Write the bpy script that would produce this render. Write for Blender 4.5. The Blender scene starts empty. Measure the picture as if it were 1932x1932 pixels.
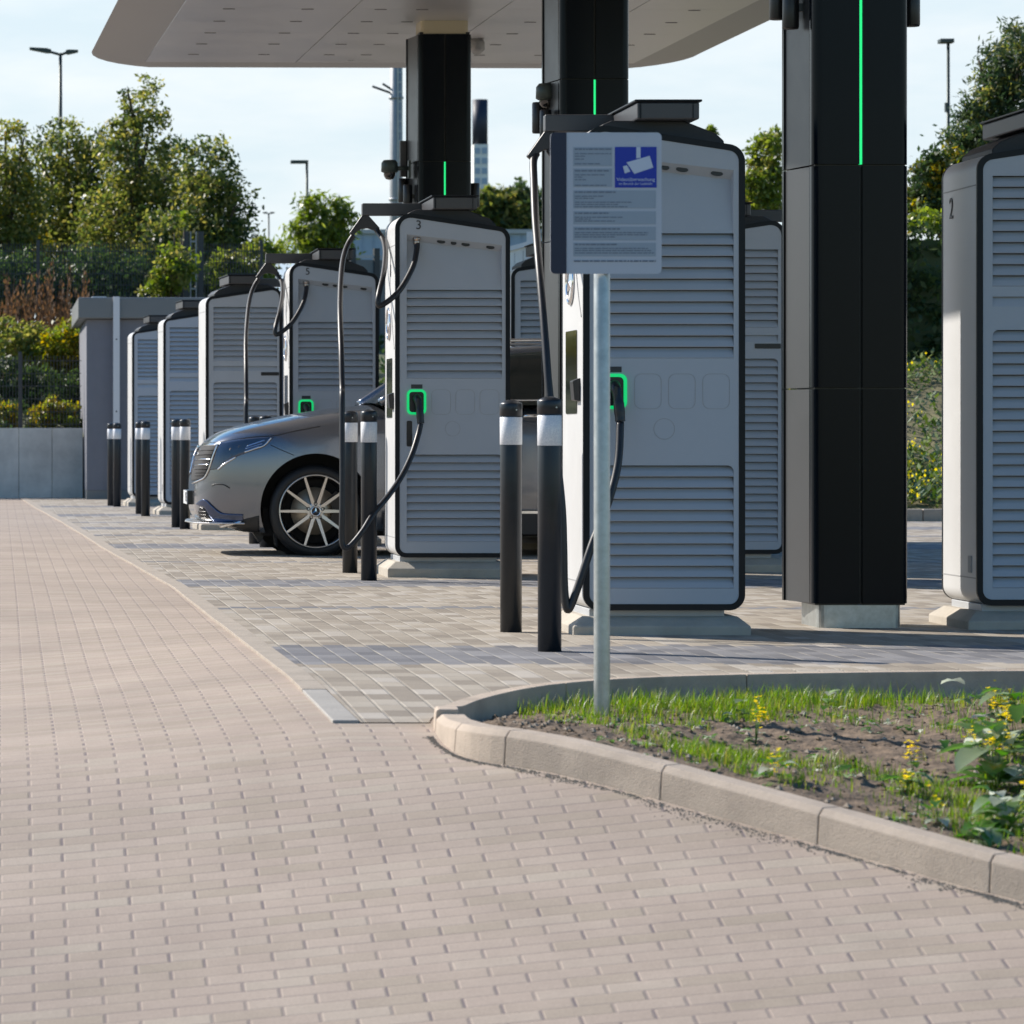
import bpy, bmesh, math, random
import numpy as np
from mathutils import Vector, Matrix, noise
from mathutils.bvhtree import BVHTree

R = math.radians
rng = random.Random(7)
nrng = np.random.default_rng(11)
SC = bpy.context.scene
COL = SC.collection

# ------------------------------------------------------------------ camera
F, HC, HZ = 7000.0, 0.98, 822.0          # focal length in picture units (1932 wide), eye height, horizon row
cam_d = bpy.data.cameras.new("camera")
cam = bpy.data.objects.new("camera", cam_d)
COL.objects.link(cam)
cam.location = (0, 0, HC)
cam.rotation_euler = (R(90), 0, 0)
cam_d.sensor_width = 36.0
cam_d.lens = 36.0 * F / 1932.0
cam_d.shift_x = 0.5
cam_d.shift_y = -(966.0 - HZ) / 1932.0
cam_d.clip_start = 0.5
cam_d.clip_end = 3000.0
cam_d.dof.use_dof = True
cam_d.dof.focus_distance = 21.5
cam_d.dof.aperture_fstop = 8.5
SC.camera = cam

# ------------------------------------------------------------------ sky, sun, exposure
SUN_EL, SUN_AZ = R(36), math.atan2(-0.81, 0.586)      # azimuth measured from +Y towards +X
HAZE_A, HAZE_B = (0.55, 0.635, 0.69), (0.70, 0.725, 0.745)
world = bpy.data.worlds.new("World")
SC.world = world
world.use_nodes = True
wn, wl = world.node_tree.nodes, world.node_tree.links
wn.clear()
w_out = wn.new("ShaderNodeOutputWorld")
w_bg = wn.new("ShaderNodeBackground")
w_bg.inputs["Strength"].default_value = 0.105
sky = wn.new("ShaderNodeTexSky")
sky.sky_type = 'NISHITA'
sky.sun_disc = False
sky.sun_elevation = SUN_EL
sky.sun_rotation = SUN_AZ
sky.air_density = 1.15
sky.dust_density = 0.6
sky.ozone_density = 2.0
# pale haze low over the horizon with a few thin clouds in it
w_tc = wn.new("ShaderNodeTexCoord")
w_sep = wn.new("ShaderNodeSeparateXYZ")
wl.new(w_tc.outputs["Generated"], w_sep.inputs[0])
w_h = wn.new("ShaderNodeMapRange")
w_h.interpolation_type = 'SMOOTHSTEP'
w_h.inputs["From Min"].default_value = 0.09
w_h.inputs["From Max"].default_value = 0.27
w_h.inputs["To Min"].default_value = 0.92
w_h.inputs["To Max"].default_value = 0.0
wl.new(w_sep.outputs["Z"], w_h.inputs["Value"])
w_map = wn.new("ShaderNodeMapping")
w_map.inputs["Scale"].default_value = (9, 9, 34)
w_noise = wn.new("ShaderNodeTexNoise")
w_noise.inputs["Scale"].default_value = 1.3
w_noise.inputs["Detail"].default_value = 6
w_noise.inputs["Roughness"].default_value = 0.55
w_ramp = wn.new("ShaderNodeValToRGB")
w_ramp.color_ramp.elements[0].position = 0.40
w_ramp.color_ramp.elements[0].color = (HAZE_A[0], HAZE_A[1], HAZE_A[2], 1)
w_ramp.color_ramp.elements[1].position = 0.72
w_ramp.color_ramp.elements[1].color = (HAZE_B[0], HAZE_B[1], HAZE_B[2], 1)
w_mix = wn.new("ShaderNodeMixRGB")
w_gain = wn.new("ShaderNodeVectorMath")
w_gain.operation = 'SCALE'
w_gain.inputs["Scale"].default_value = 1.0 / 0.105
wl.new(w_tc.outputs["Generated"], w_map.inputs["Vector"])
wl.new(w_map.outputs["Vector"], w_noise.inputs["Vector"])
wl.new(w_noise.outputs["Fac"], w_ramp.inputs["Fac"])
wl.new(w_ramp.outputs["Color"], w_gain.inputs[0])
w_az = wn.new("ShaderNodeMapRange")
w_az.interpolation_type = 'SMOOTHSTEP'
w_az.inputs["From Min"].default_value = -0.35
w_az.inputs["From Max"].default_value = 0.55
w_az.inputs["To Min"].default_value = 0.25
w_az.inputs["To Max"].default_value = 1.0
wl.new(w_sep.outputs["Y"], w_az.inputs["Value"])
w_mul = wn.new("ShaderNodeMath")
w_mul.operation = 'MULTIPLY'
wl.new(w_h.outputs["Result"], w_mul.inputs[0])
wl.new(w_az.outputs["Result"], w_mul.inputs[1])
wl.new(w_mul.outputs[0], w_mix.inputs["Fac"])
w_sat = wn.new("ShaderNodeHueSaturation")
w_sat.inputs["Saturation"].default_value = 1.4
wl.new(sky.outputs["Color"], w_sat.inputs["Color"])
wl.new(w_sat.outputs["Color"], w_mix.inputs["Color1"])
wl.new(w_gain.outputs["Vector"], w_mix.inputs["Color2"])
wl.new(w_mix.outputs["Color"], w_bg.inputs["Color"])
wl.new(w_bg.outputs["Background"], w_out.inputs["Surface"])

sun_d = bpy.data.lights.new("sun", 'SUN')
sun_d.energy = 5.0
sun_d.angle = R(0.55)
sun_d.color = (1.0, 0.935, 0.85)
sun = bpy.data.objects.new("sun", sun_d)
COL.objects.link(sun)
sun_vec = Vector((math.sin(SUN_AZ) * math.cos(SUN_EL), math.cos(SUN_AZ) * math.cos(SUN_EL), math.sin(SUN_EL)))
sun.rotation_euler = sun_vec.to_track_quat('Z', 'Y').to_euler()
sun.location = (-20, 10, 30)

SC.view_settings.view_transform = 'Standard'
SC.view_settings.look = 'None'
SC.view_settings.exposure = 0.5
SC.view_settings.gamma = 1.0
SC.render.engine = 'CYCLES'
SC.cycles.max_bounces = 8
SC.cycles.transparent_max_bounces = 8


def P(x, y, d):
    """point seen at picture position x, y (1932 units) at distance d"""
    return Vector((x * d / F, d, HC + (HZ - y) * d / F))


# ------------------------------------------------------------------ materials
def new_mat(name):
    m = bpy.data.materials.new(name)
    m.use_nodes = True
    nt = m.node_tree
    b = nt.nodes["Principled BSDF"]
    return m, nt, b


def mat(name, col, rough=0.5, metal=0.0, var=0.0, vscale=6.0, bump=0.0, bscale=80.0, coat=0.0, spec=None, emis=None, estr=0.0):
    m, nt, b = new_mat(name)
    b.inputs["Base Color"].default_value = (*col, 1)
    b.inputs["Roughness"].default_value = rough
    b.inputs["Metallic"].default_value = metal
    if coat:
        b.inputs["Coat Weight"].default_value = coat
        b.inputs["Coat Roughness"].default_value = 0.06
    if spec is not None:
        b.inputs["Specular IOR Level"].default_value = spec
    if emis:
        b.inputs["Emission Color"].default_value = (*emis, 1)
        b.inputs["Emission Strength"].default_value = estr
    if var or bump:
        tc = nt.nodes.new("ShaderNodeTexCoord")
    if var:
        n = nt.nodes.new("ShaderNodeTexNoise")
        n.inputs["Scale"].default_value = vscale
        n.inputs["Detail"].default_value = 7
        n.inputs["Roughness"].default_value = 0.65
        r = nt.nodes.new("ShaderNodeValToRGB")
        r.color_ramp.elements[0].position = 0.3
        r.color_ramp.elements[1].position = 0.72
        r.color_ramp.elements[0].color = (*[c * (1 - var) for c in col], 1)
        r.color_ramp.elements[1].color = (*[min(1, c * (1 + var)) for c in col], 1)
        nt.links.new(tc.outputs["Object"], n.inputs["Vector"])
        nt.links.new(n.outputs["Fac"], r.inputs["Fac"])
        nt.links.new(r.outputs["Color"], b.inputs["Base Color"])
        rr = nt.nodes.new("ShaderNodeMapRange")
        rr.inputs["To Min"].default_value = max(0.02, rough - 0.08)
        rr.inputs["To Max"].default_value = min(1, rough + 0.1)
        nt.links.new(n.outputs["Fac"], rr.inputs["Value"])
        nt.links.new(rr.outputs["Result"], b.inputs["Roughness"])
    if bump:
        n2 = nt.nodes.new("ShaderNodeTexNoise")
        n2.inputs["Scale"].default_value = bscale
        n2.inputs["Detail"].default_value = 4
        bp = nt.nodes.new("ShaderNodeBump")
        bp.inputs["Strength"].default_value = bump
        bp.inputs["Distance"].default_value = 0.01
        nt.links.new(tc.outputs["Object"], n2.inputs["Vector"])
        nt.links.new(n2.outputs["Fac"], bp.inputs["Height"])
        nt.links.new(bp.outputs["Normal"], b.inputs["Normal"])
    return m


def leaf_mat(name, cols, rough=0.45, trans=0.45, spec=0.5):
    """leaves: colour varies from leaf to leaf, light shines through"""
    m, nt, b = new_mat(name)
    g = nt.nodes.new("ShaderNodeNewGeometry")
    r = nt.nodes.new("ShaderNodeValToRGB")
    r.color_ramp.interpolation = 'LINEAR'
    els = r.color_ramp.elements
    while len(els) < len(cols):
        els.new(0.5)
    for i, c in enumerate(cols):
        els[i].position = i / (len(cols) - 1)
        els[i].color = (*c, 1)
    nt.links.new(g.outputs["Random Per Island"], r.inputs["Fac"])
    nt.links.new(r.outputs["Color"], b.inputs["Base Color"])
    b.inputs["Roughness"].default_value = rough
    b.inputs["Specular IOR Level"].default_value = spec
    t = nt.nodes.new("ShaderNodeBsdfTranslucent")
    hs = nt.nodes.new("ShaderNodeHueSaturation")
    hs.inputs["Saturation"].default_value = 1.15
    hs.inputs["Value"].default_value = 1.9
    nt.links.new(r.outputs["Color"], hs.inputs["Color"])
    nt.links.new(hs.outputs["Color"], t.inputs["Color"])
    mx = nt.nodes.new("ShaderNodeMixShader")
    mx.inputs["Fac"].default_value = trans
    out = nt.nodes["Material Output"]
    nt.links.new(b.outputs["BSDF"], mx.inputs[1])
    nt.links.new(t.outputs["BSDF"], mx.inputs[2])
    nt.links.new(mx.outputs["Shader"], out.inputs["Surface"])
    return m


def paving_mat(name, bw, bl, along_x, offs, cols, joint_cross, joint_run, wj=(0.004, 0.006), bands=None, band_cols=None,
               bump=0.6, pale=0.0, wob=0.0):
    """paving blocks. u runs along the rows, v across them; every block has its own tone."""
    m, nt, b = new_mat(name)
    N, L = nt.nodes, nt.links

    def math_(op, a, bb=None, c=None):
        n = N.new("ShaderNodeMath")
        n.operation = op
        for i, v in enumerate((a, bb, c)):
            if v is None:
                continue
            if isinstance(v, (int, float)):
                n.inputs[i].default_value = v
            else:
                L.new(v, n.inputs[i])
        return n.outputs[0]
    g = N.new("ShaderNodeNewGeometry")
    sx = N.new("ShaderNodeSeparateXYZ")
    L.new(g.outputs["Position"], sx.inputs[0])
    X, Y = sx.outputs["X"], sx.outputs["Y"]
    nw = N.new("ShaderNodeTexNoise")
    nw.inputs["Scale"].default_value = 0.9
    nw.inputs["Detail"].default_value = 2
    L.new(g.outputs["Position"], nw.inputs["Vector"])
    if wob:
        wv = math_('MULTIPLY', math_('SUBTRACT', nw.outputs["Fac"], 0.5), wob)
        X = math_('ADD', X, wv)
        Y = math_('ADD', Y, wv)
    run, crs = (X, Y) if along_x else (Y, X)
    v = math_('DIVIDE', math_('ADD', crs, 100.0), bw)
    row = math_('FLOOR', v)
    u = math_('ADD', math_('DIVIDE', math_('ADD', run, 100.0), bl), math_('MULTIPLY', math_('MODULO', row, 2.0), offs))
    colm = math_('FLOOR', u)
    fu = math_('SUBTRACT', u, colm)
    fv = math_('SUBTRACT', v, row)
    eu = math_('MULTIPLY', math_('MINIMUM', fu, math_('SUBTRACT', 1.0, fu)), bl)     # metres to the end joint
    ev = math_('MULTIPLY', math_('MINIMUM', fv, math_('SUBTRACT', 1.0, fv)), bw)     # metres to the bed joint
    cmb = N.new("ShaderNodeCombineXYZ")
    L.new(row, cmb.inputs[0])
    L.new(colm, cmb.inputs[1])
    wn_ = N.new("ShaderNodeTexWhiteNoise")
    wn_.noise_dimensions = '2D'
    L.new(cmb.outputs[0], wn_.inputs["Vector"])
    rp = N.new("ShaderNodeValToRGB")
    els = rp.color_ramp.elements
    while len(els) < len(cols):
        els.new(0.5)
    for i, (p_, c) in enumerate(cols):
        els[i].position = p_
        els[i].color = (*c, 1)
    L.new(wn_.outputs["Value"], rp.inputs["Fac"])
    base = rp.outputs["Color"]
    if bands:
        rb = N.new("ShaderNodeValToRGB")
        rb.color_ramp.elements[0].color = (*band_cols[0], 1)
        rb.color_ramp.elements[1].color = (*band_cols[1], 1)
        L.new(wn_.outputs["Value"], rb.inputs["Fac"])
        yc = math_('SUBTRACT', math_('MULTIPLY', math_('SUBTRACT', math_('ADD', colm, 0.5), math_('MULTIPLY', math_('MODULO', row, 2.0), offs)), bl), 100.0)
        acc = None
        for (a0, a1) in bands:
            mk = math_('MULTIPLY', math_('GREATER_THAN', yc, a0), math_('LESS_THAN', yc, a1))
            acc = mk if acc is None else math_('MAXIMUM', acc, mk)
        mxb = N.new("ShaderNodeMixRGB")
        L.new(acc, mxb.inputs["Fac"])
        L.new(base, mxb.inputs["Color1"])
        L.new(rb.outputs["Color"], mxb.inputs["Color2"])
        base = mxb.outputs["Color"]
    # dust, stains
    nd = N.new("ShaderNodeTexNoise")
    nd.inputs["Scale"].default_value = 0.8
    nd.inputs["Detail"].default_value = 8
    nd.inputs["Roughness"].default_value = 0.7
    L.new(g.outputs["Position"], nd.inputs["Vector"])
    rd = N.new("ShaderNodeMapRange")
    rd.inputs["From Min"].default_value = 0.3
    rd.inputs["From Max"].default_value = 0.7
    rd.inputs["To Min"].default_value = 0.80
    rd.inputs["To Max"].default_value = 1.13
    L.new(nd.outputs["Fac"], rd.inputs["Value"])
    nf = N.new("ShaderNodeTexNoise")
    nf.inputs["Scale"].default_value = 160
    nf.inputs["Detail"].default_value = 3
    L.new(g.outputs["Position"], nf.inputs["Vector"])
    rf = N.new("ShaderNodeMapRange")
    rf.inputs["From Min"].default_value = 0.3
    rf.inputs["From Max"].default_value = 0.7
    rf.inputs["To Min"].default_value = 0.9
    rf.inputs["To Max"].default_value = 1.08
    L.new(nf.outputs["Fac"], rf.inputs["Value"])
    mm = math_('MULTIPLY', rd.outputs[0], rf.outputs[0])
    mul = N.new("ShaderNodeMixRGB")
    mul.blend_type = 'MULTIPLY'
    mul.inputs["Fac"].default_value = 1
    L.new(base, mul.inputs["Color1"])
    cc = N.new("ShaderNodeCombineXYZ")
    for i in range(3):
        L.new(mm, cc.inputs[i])
    L.new(cc.outputs[0], mul.inputs["Color2"])
    base = mul.outputs["Color"]
    # joints

    def soft(e, w):
        r_ = N.new("ShaderNodeMapRange")
        r_.interpolation_type = 'SMOOTHSTEP'
        r_.inputs["From Min"].default_value = w * 0.45
        r_.inputs["From Max"].default_value = w * 1.0
        r_.inputs["To Min"].default_value = 1
        r_.inputs["To Max"].default_value = 0
        L.new(e, r_.inputs["Value"])
        return r_.outputs[0]
    wn2 = N.new("ShaderNodeTexWhiteNoise")
    wn2.noise_dimensions = '2D'
    cm2 = N.new("ShaderNodeCombineXYZ")
    L.new(math_('ADD', row, 37.0), cm2.inputs[0])
    L.new(math_('ROUND', u), cm2.inputs[1])
    L.new(cm2.outputs[0], wn2.inputs["Vector"])
    wn3 = N.new("ShaderNodeTexWhiteNoise")
    wn3.noise_dimensions = '2D'
    cm3 = N.new("ShaderNodeCombineXYZ")
    L.new(math_('ROUND', v), cm3.inputs[0])
    L.new(math_('ADD', colm, 91.0), cm3.inputs[1])
    L.new(cm3.outputs[0], wn3.inputs["Vector"])
    mu = math_('MULTIPLY', soft(eu, wj[1]), math_('ADD', 0.35, math_('MULTIPLY', wn2.outputs["Value"], 0.65)))
    mv = math_('MULTIPLY', soft(ev, wj[0]), math_('ADD', 0.12, math_('POWER', wn3.outputs["Value"], 2.0)))
    mv = math_('MINIMUM', mv, 1.0)
    m1 = N.new("ShaderNodeMixRGB")
    L.new(mv, m1.inputs["Fac"])
    L.new(base, m1.inputs["Color1"])
    m1.inputs["Color2"].default_value = (*joint_run, 1)
    m2 = N.new("ShaderNodeMixRGB")
    L.new(mu, m2.inputs["Fac"])
    L.new(m1.outputs["Color"], m2.inputs["Color1"])
    m2.inputs["Color2"].default_value = (*joint_cross, 1)
    L.new(m2.outputs["Color"], b.inputs["Base Color"])
    b.inputs["Roughness"].default_value = 0.82
    b.inputs["Specular IOR Level"].default_value = 0.3
    # relief: chamfered blocks, each lying at a slightly different level
    hgt = math_('SUBTRACT', 1.0, math_('MAXIMUM', soft(eu, wj[1] * 1.6), soft(ev, wj[0] * 1.6)))
    hgt = math_('ADD', hgt, math_('MULTIPLY', wn_.outputs["Value"], 0.35))
    hgt = math_('ADD', hgt, math_('MULTIPLY', nf.outputs["Fac"], 0.3))
    bp = N.new("ShaderNodeBump")
    bp.inputs["Strength"].default_value = bump
    bp.inputs["Distance"].default_value = 0.006
    L.new(hgt, bp.inputs["Height"])
    L.new(bp.outputs["Normal"], b.inputs["Normal"])
    return m


M = {}
M['road'] = paving_mat('road_paving', 0.068, 0.20, True, 0.5,
                       [(0.0, (0.348, 0.285, 0.222)), (0.4, (0.377, 0.302, 0.245)), (0.8, (0.392, 0.317, 0.257)), (1.0, (0.392, 0.328, 0.262))],
                       (0.165, 0.135, 0.135), (0.235, 0.19, 0.17), wj=(0.0036, 0.0050), bump=0.36)
BANDS = [(15.9, 17.25), (20.85, 21.0), (24.0, 25.1), (28.5, 28.75), (31.9, 33.2), (35.8, 36.2), (38.4, 39.5), (41.5, 41.8), (44.6, 45.9), (50.2, 51.6)]
M['bay'] = paving_mat('bay_paving', 0.10, 0.21, False, 0.37,
                      [(0.0, (0.24, 0.205, 0.165)), (0.4, (0.32, 0.275, 0.22)), (0.75, (0.37, 0.325, 0.265)), (1.0, (0.41, 0.37, 0.32))],
                      (0.20, 0.17, 0.155), (0.43, 0.385, 0.31), wj=(0.0048, 0.005),
                      bands=BANDS, band_cols=((0.13, 0.13, 0.14), (0.24, 0.235, 0.24)), bump=0.5)
M['concrete'] = mat('pale_concrete', (0.40, 0.36, 0.30), 0.85, var=0.16, vscale=5, bump=0.25, bscale=120)
M['concrete_wall'] = mat('wall_concrete', (0.60, 0.59, 0.55), 0.85, var=0.22, vscale=2.2, bump=0.2, bscale=60)
M['kerb'] = mat('kerb_concrete', (0.44, 0.36, 0.285), 0.9, var=0.2, vscale=5, bump=0.45, bscale=220)
M['strip'] = mat('border_stone', (0.345, 0.295, 0.24), 0.85, var=0.15, vscale=6, bump=0.2, bscale=90)
M['strip_blue'] = mat('border_stone_grey', (0.325, 0.305, 0.275), 0.8, var=0.1, vscale=8, bump=0.2)
M['shell'] = mat('light_grey_powder_coat', (0.53, 0.53, 0.525), 0.42, var=0.03, vscale=3, bump=0.04, bscale=600)
M['panel'] = mat('shade_tinted_side_panel', (0.385, 0.415, 0.46), 0.5, var=0.03, vscale=2, bump=0.04, bscale=600)  # light grey panels, darkened and tinted blue to carry their shade
M['trim'] = mat('black_trim', (0.006, 0.008, 0.012), 0.36, spec=0.22)
M['roof'] = mat('charcoal_roof', (0.030, 0.032, 0.036), 0.5, spec=0.3)
M['arm'] = mat('anthracite_metal', (0.060, 0.060, 0.064), 0.42, metal=0.1)
M['plinth'] = mat('grey_metal_plinth', (0.42, 0.43, 0.44), 0.5, metal=0.2, var=0.05)
M['black'] = mat('black_plastic', (0.012, 0.012, 0.014), 0.35)
M['cable'] = mat('black_rubber', (0.014, 0.014, 0.016), 0.42, bump=0.05, bscale=40)
M['gloss'] = mat('dark_glass_screen', (0.012, 0.010, 0.009), 0.05, coat=1.0)
M['chrome'] = mat('chrome', (0.75, 0.75, 0.76), 0.12, metal=1.0)
M['brass'] = mat('gland_metal', (0.50, 0.42, 0.36), 0.32, metal=1.0)
M['green'] = mat('green_light', (0.01, 0.35, 0.12), 0.4, emis=(0.0, 0.62, 0.16), estr=0.6)
M['led'] = mat('green_led', (0.02, 0.5, 0.2), 0.4, emis=(0.02, 0.80, 0.22), estr=0.85)
M['groove'] = mat('grey_groove', (0.30, 0.30, 0.30), 0.6)
M['groove_dark'] = mat('dark_grey_slot', (0.13, 0.125, 0.12), 0.5)
M['text'] = mat('dark_lettering', (0.03, 0.03, 0.035), 0.5)
M['bollard'] = mat('black_bollard_paint', (0.008, 0.012, 0.017), 0.34, var=0.15, vscale=20)
M['colfront'] = mat('black_column_cladding', (0.0028, 0.005, 0.0085), 0.2, spec=0.14)
M['colside'] = mat('grey_metallic_cladding', (0.052, 0.054, 0.057), 0.32, metal=0.3, var=0.05, vscale=5)
M['galv'] = mat('galvanised_steel', (0.42, 0.435, 0.42), 0.36, metal=0.75, var=0.18, vscale=24)
M['canopy'] = mat('canopy_soffit_metal', (0.56, 0.545, 0.535), 0.3, metal=0.35, var=0.03, vscale=1.5)
M['canopy_dark'] = mat('canopy_edge_metal', (0.33, 0.32, 0.31), 0.42, metal=0.3)
M['canopy_cream'] = mat('cream_capital', (0.55, 0.47, 0.32), 0.4, metal=0.2)
M['plaster'] = mat('grey_plaster', (0.185, 0.19, 0.215), 0.9, var=0.05, bump=0.35, bscale=60)
M['roofband'] = mat('roof_fascia', (0.17, 0.18, 0.18), 0.5)
M['white'] = mat('white_metal', (0.66, 0.67, 0.68), 0.4)
M['fence'] = mat('dark_fence_steel', (0.045, 0.05, 0.055), 0.45, metal=0.3)
M['lamp'] = mat('lamp_pole_paint', (0.05, 0.065, 0.06), 0.45, metal=0.4)
M['mast'] = mat('mast_steel', (0.33, 0.34, 0.35), 0.5, metal=0.3, var=0.1, vscale=5)
M['warehouse'] = mat('blue_grey_sheet', (0.33, 0.42, 0.53), 0.5, var=0.05)
M['whitewall'] = mat('white_boards', (0.78, 0.77, 0.73), 0.7, var=0.08)
M['soil'] = mat('dry_soil', (0.155, 0.11, 0.073), 0.95, var=0.5, vscale=14, bump=1.0, bscale=45)
M['earth'] = mat('grassy_earth', (0.075, 0.085, 0.035), 0.95, var=0.5, vscale=1.6, bump=0.8, bscale=12)
M['meadow'] = mat('meadow_earth', (0.16, 0.14, 0.07), 0.95, var=0.45, vscale=3, bump=0.9, bscale=14)
M['bark'] = mat('bark', (0.09, 0.07, 0.05), 0.9, var=0.3, vscale=12, bump=0.5, bscale=30)
M['paint'] = mat('grey_metallic_car_paint', (0.20, 0.215, 0.245), 0.24, metal=0.8, coat=0.8)
M['tyre'] = mat('tyre_rubber', (0.012, 0.012, 0.013), 0.6, bump=0.2, bscale=80)
M['liner'] = mat('wheel_arch_liner', (0.008, 0.008, 0.009), 0.8)
M['alloy'] = mat('machined_alloy', (0.62, 0.60, 0.57), 0.28, metal=0.9)
M['alloy_dark'] = mat('dark_alloy', (0.018, 0.018, 0.02), 0.3, metal=0.3)
M['disc'] = mat('brake_disc', (0.68, 0.58, 0.46), 0.5, metal=0.8)
M['headlamp'] = mat('headlamp_glass', (0.040, 0.058, 0.105), 0.08, coat=1.0)
M['chromeblue'] = mat('polished_blade', (0.10, 0.125, 0.20), 0.14, metal=1.0)
M['lampstrip'] = mat('headlamp_strip', (0.10, 0.22, 0.50), 0.2, coat=1.0)
M['carglass'] = mat('car_window_glass', (0.006, 0.012, 0.010), 0.04, coat=1.0)
M['darktrim'] = mat('car_black_trim', (0.02, 0.02, 0.021), 0.5)
M['signface'] = mat('sign_face', (0.47, 0.50, 0.56), 0.5, var=0.02)
M['signgrey'] = mat('sign_text_field', (0.31, 0.36, 0.42), 0.5)
M['signdark'] = mat('sign_dark_band', (0.018, 0.022, 0.045), 0.55)
M['signblue'] = mat('sign_blue_field', (0.005, 0.03, 0.36), 0.5)
M['signtext'] = mat('sign_small_print', (0.16, 0.19, 0.24), 0.6)
M['signwhite'] = mat('sign_white_print', (0.55, 0.60, 0.70), 0.5)
M['grass'] = leaf_mat('grass_blades', [(0.06, 0.125, 0.013), (0.105, 0.19, 0.017), (0.15, 0.225, 0.026), (0.24, 0.22, 0.06)], 0.4, 0.5)
M['weedleaf'] = leaf_mat('weed_leaves', [(0.045, 0.125, 0.02), (0.075, 0.175, 0.03), (0.10, 0.19, 0.045), (0.32, 0.37, 0.28), (0.58, 0.58, 0.53)], 0.28, 0.42, 0.8)  # pale ramp tones imitate white glints on glossy leaves
M['yellow'] = leaf_mat('yellow_petals', [(0.75, 0.56, 0.005), (0.85, 0.68, 0.01)], 0.6, 0.35)
M['leaf_olive'] = leaf_mat('olive_leaves', [(0.065, 0.095, 0.026), (0.125, 0.15, 0.036), (0.19, 0.20, 0.052), (0.28, 0.24, 0.075)], 0.42, 0.5, 0.45)
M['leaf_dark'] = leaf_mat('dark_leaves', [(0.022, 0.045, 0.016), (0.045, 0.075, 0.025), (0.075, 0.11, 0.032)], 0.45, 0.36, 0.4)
M['leaf_bright'] = leaf_mat('bright_leaves', [(0.08, 0.125, 0.02), (0.135, 0.175, 0.028), (0.20, 0.225, 0.045)], 0.4, 0.5)
M['leaf_gold'] = leaf_mat('golden_leaves', [(0.10, 0.13, 0.014), (0.22, 0.19, 0.015), (0.36, 0.24, 0.012)], 0.4, 0.45)
M['leaf_brown'] = leaf_mat('dry_stalks', [(0.13, 0.07, 0.035), (0.19, 0.11, 0.055)], 0.7, 0.3)
M['leaf_pine'] = leaf_mat('pine_needles', [(0.022, 0.048, 0.022), (0.042, 0.075, 0.03), (0.075, 0.10, 0.034)], 0.5, 0.32)


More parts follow.
